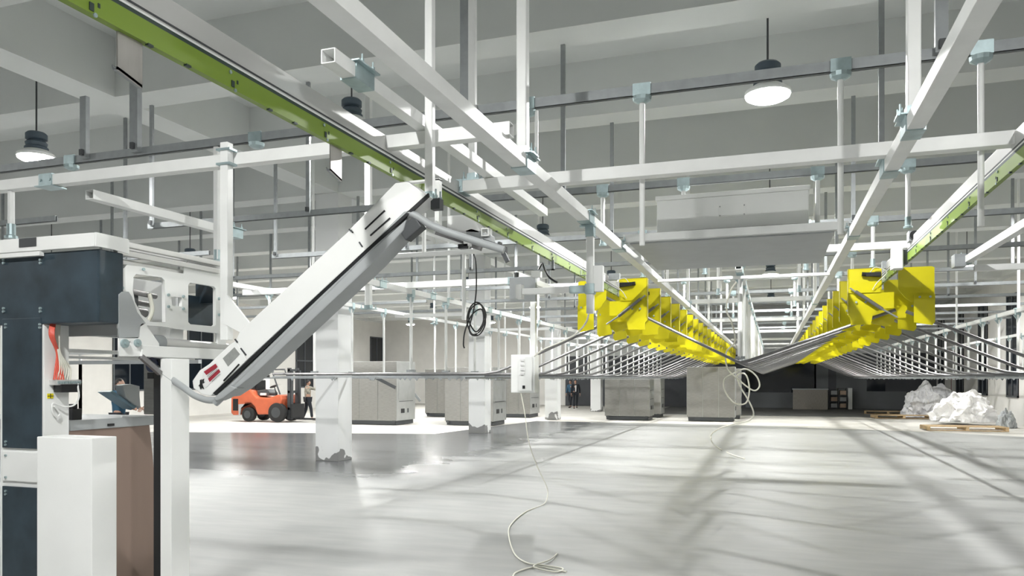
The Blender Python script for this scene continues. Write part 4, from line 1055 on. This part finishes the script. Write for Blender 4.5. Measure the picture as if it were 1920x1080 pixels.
    m = MB(); m.bar(W(tuple(hc+Vector((-.02,.085,-.055)))), W(tuple(hc+Vector((.02,.085,-.055)))), .006*s,.008*s); m.build('mouth', redlab, ho_)
    m = MB()
    for sg in (-1,1): m.lathe(W(tuple(hc+Vector((sg*.074,-.005,-.005)))),[(.012*s,0),(.024*s,.006*s),(.018*s,.012*s)],8,(sg*ca,sg*sa,0))
    each(m, 'ears', skin, ho_)
    hm = bpy.data.meshes.new('hair'); bm = bmesh.new(); bmesh.ops.create_uvsphere(bm, u_segments=18, v_segments=12, radius=1)
    bmesh.ops.delete(bm, geom=[v for v in bm.verts if v.co.z < -.05 + .75*max(0,v.co.y) - .35*max(0,-v.co.y)], context='VERTS')
    for v in bm.verts: v.co = Vector(W(tuple(hc + Vector((v.co.x*.083, v.co.y*.102-.004, v.co.z*.128)))))
    bm.to_mesh(hm); bm.free(); hm.materials.append(hairm)
    for p_ in hm.polygons: p_.use_smooth = True
    link('hair', hm, ho_)
    # clothes
    J = []; Ed = []
    def a2(p, r): J.append((W(p), (r*s, r*s) if not isinstance(r, tuple) else (r[0]*s, r[1]*s))); return len(J)-1
    p0 = a2(tuple(Vector(D['pelvis'])-Vector((0,0,.03))), (.155,.125)); p1 = a2(lerp(D['pelvis'],D['chest'],.45), (.15,.115)); p2 = a2(D['chest'], (.165,.125)); p3 = a2(lerp(D['chest'],D['neck'],.85), .075)
    Ed += [(p0,p1),(p1,p2),(p2,p3)]
    for q in 'LR':
        b = a2(D['sh'+q], .078); c_ = a2(D['el'+q], .058); d_ = a2(lerp(D['el'+q],D['wa'+q],.9), .043); Ed += [(p2,b),(b,c_),(c_,d_)]
    skinmesh('shirt', J, Ed, shirt, E, 2)
    J.clear(); Ed.clear()
    p0 = a2(D['pelvis'], (.145,.115)); 
    for q in 'LR':
        b = a2(D['hi'+q], .098); c_ = a2(D['kn'+q], .072); d_ = a2(lerp(D['kn'+q],D['an'+q],.92), .058); Ed += [(p0,b),(b,c_),(c_,d_)]
    skinmesh('trousers', J, Ed, trousers, E, 2)
    for q in 'LR':
        an = Vector(D['an'+q]); J.clear(); Ed.clear()
        a2((an.x,an.y-.03,an.z-.02), .045); a2((an.x,an.y+.10,max(.04,an.z-.04)), .045); a2((an.x,an.y+.19,max(.035,an.z-.045)), .034); Ed += [(0,1),(1,2)]
        skinmesh('shoe', J, Ed, shoem, E, 2)
    if inner:
        m = MB(); m.prism([W((-.045,.135,1.40)),W((.045,.135,1.40)),W((.03,.14,1.02)),W((-.03,.14,1.02))], Vector(W((0,.012,0)))-Vector(W((0,0,0)))); m.build('shirt_front', inner, E)
    return E
a = onZ(577, 788); person((a.x,a.y,0), math.radians(-35), 1.74, 'person in a mottled shirt and dark trousers standing with legs apart beside the forklift', camo, darkcl,
    dict(anL=(-.26,-.12,.08), knL=(-.18,.0,.48), anR=(.24,.10,.08), knR=(.17,.08,.49), elL=(-.20,.24,1.34), waL=(-.10,.46,1.36), elR=(.24,.24,1.32), waR=(.20,.48,1.34)))
a = onZ(1079, 766); person((a.x,a.y,0), math.radians(200), 1.72, 'person in a dark jacket over a white shirt walking in the far dark doorway', darkcl, darkcl,
    dict(anL=(-.10,-.22,.10), knL=(-.10,-.02,.50), anR=(.11,.20,.08), knR=(.11,.16,.50)), inner=whitecl)
a = onZ(1067, 765); person((a.x,a.y+.4,0), math.radians(160), 1.70, 'person in dark clothes just left of the one with the white shirt', tealcl, darkcl,
    dict(anL=(-.10,.18,.08), knL=(-.10,.14,.50), anR=(.11,-.2,.1), knR=(.11,.0,.50)))
p = onT(223, 715, 17.0); person((p.x,p.y,0), math.radians(-70), 1.80, 'person in teal-blue work clothes seen through the machine at the left', tealcl, darkcl,
    dict(elL=(-.24,.18,1.15), waL=(-.16,.40,1.08), elR=(.24,.18,1.15), waR=(.16,.40,1.08)))

# ------------------------------------------------------------------ far end: counter, shelves, pallets, plastic heaps
a = onZ(1487,767.5); b = onY(1552,765,a.y)
E = empty('reception_counter', (a.x,a.y,0), 'wood-panelled counter in front of the dark far wall', 'counter')
MB().box((a.x,a.y,0),(b.x,a.y+.7,1.15)).build('front', greywood, E); MB().box((a.x-.04,a.y-.05,1.15),(b.x+.04,a.y+.8,1.22)).build('top', greyp, E)
a = onZ(1554,767); b = onY(1588,765,a.y)
E = empty('storage_rack', (a.x,a.y,0), 'dark open storage rack right of the wood-panelled counter', 'rack')
for k in range(4): MB().box((a.x,a.y,.05+.38*k),(b.x,a.y+.5,.09+.38*k)).build('shelf', darkm, E)
for xx in (a.x,(a.x+b.x)/2,b.x-.04): MB().box((xx,a.y,0),(xx+.04,a.y+.5,1.25)).build('upright', darkm, E)
k_ = 0
for r_ in range(3):
    for c_ in range(2):
        x0 = a.x+.12+c_*(b.x-a.x)/2
        o = MB().box((x0,a.y+.05,.09+.38*r_),(x0+.35,a.y+.4,.33+.38*r_)).build('carton_box', carton if (r_+c_)%2 else greyp, bevel=.01); tag(o, '%s box on the %s shelf of the dark storage rack' % (('left','right')[c_], ('bottom','middle','top')[r_]), 'box', 'boxes in the storage rack')
o = MB().box((b.x-.02+.08,a.y-.1,0),(b.x+.28,a.y+.2,1.25)).build('white_panel_stand', whitep); tag(o, 'narrow pale panel standing right of the storage rack', 'panel')
a = onZ(1680,764); b = onY(1712,764,a.y)
o = MB().prism([(a.x,a.y,0),(b.x-.5,a.y,0),(b.x,a.y,1.15),(a.x,a.y,1.15)],(0,.6,0)).build('grey_bin', greywood); tag(o, 'grey slanted bin left of the plastic heap', 'bin')
o = MB().box((ux(1784,44),44,0),(min(ux(1803,44),8.65),44.05,H+.1)).build('red_sheet', redsign); tag(o, 'dark red upright sheet behind the plastic heap', 'sheet')
def pallet(cx_, cy_, rot, w, d, label, group='wooden pallets by the plastic heap'):
    E = empty('pallet', (cx_,cy_,0), label, 'pallet', group); Rm = Matrix.Rotation(rot,4,'Z')
    def B(x0,x1,y0,y1,z0,z1,nm):
        m = MB(); m.box((x0,y0,z0),(x1,y1,z1)); m.v = [Rm @ v + Vector((cx_,cy_,0)) for v in m.v]; m.build(nm, wood, E)
    for k in range(7): B(-w/2,w/2,-d/2+k*d/7,-d/2+k*d/7+d/7*.7,.125,.145,'deck_board')
    for x in (-w/2,-.05,w/2-.1): B(x,x+.1,-d/2,d/2,.022,.125,'stringer')
    for y in (-d/2,d/2-.1): B(-w/2,w/2,y,y+.1,0,.022,'bottom_board')
    return E
a = onZ(1812,808); pallet(a.x,a.y+.5,.05,2.5,1.1,'nearest long wooden pallet under the front of the plastic heap')
a = onZ(1690,784); pallet(a.x,a.y,.1,2.4,1.0,'low pale wooden pallet on the floor left of the plastic heap')
a = onZ(1668,777); pallet(a.x,a.y+.6,-.1,2.2,1.0,'brown wooden pallet behind the pale one, left of the plastic heap')
def heap(c, rx, ry, h, m, label, seed, name='plastic_heap'):
    rnd = random.Random(seed); bm = bmesh.new(); bmesh.ops.create_icosphere(bm, subdivisions=5, radius=1)
    from mathutils import noise as nz
    off = Vector((seed*3.1,seed*1.7,0))
    for v in bm.verts:
        p = v.co.copy(); n = nz.fractal(p*2.2+off, 1.0, 2.1, 4); n2 = abs(nz.noise(p*7+off)); r = 1 + .30*n - .14*n2
        z = max(0, p.z)**.8 * (.85 + .35*nz.noise(Vector((p.x*2.3,p.y*2.3,seed)))) + .10*nz.fractal(p*5+off, .8, 2.0, 3) - .05*abs(nz.noise(p*12+off))
        z = max(0, z) if p.z > 0 else 0
        v.co = Vector((c[0]+p.x*r*rx, c[1]+p.y*r*ry, c[2] + z*h))
    me = bpy.data.meshes.new(name); bm.to_mesh(me); bm.free(); me.materials.append(m)
    o = link(name, me); tag(o, label, 'plastic sheeting'); return o
a = onZ(1760,782); heap((a.x-.4,a.y,0.0),1.15,1.0,1.7,filmc,'tall heap of crumpled clear plastic film against the right end of the hall',2)
a = onZ(1845,800); heap((a.x-.45,a.y+1.0,0.15),1.15,.9,1.25,film,'lower heap of crumpled white plastic sheeting by the right wall',5)
a = onZ(1802,795); heap((a.x-.2,a.y+.5,.15),.5,.5,.5,film,'small heap of white plastic between the pallet and the clear heap',9)
a = onZ(1890,803); heap((a.x+.1,a.y+.6,0.0),.3,.4,.7,greyp,'small grey bundle at the foot of the right wall',11,'cloth_bundle')
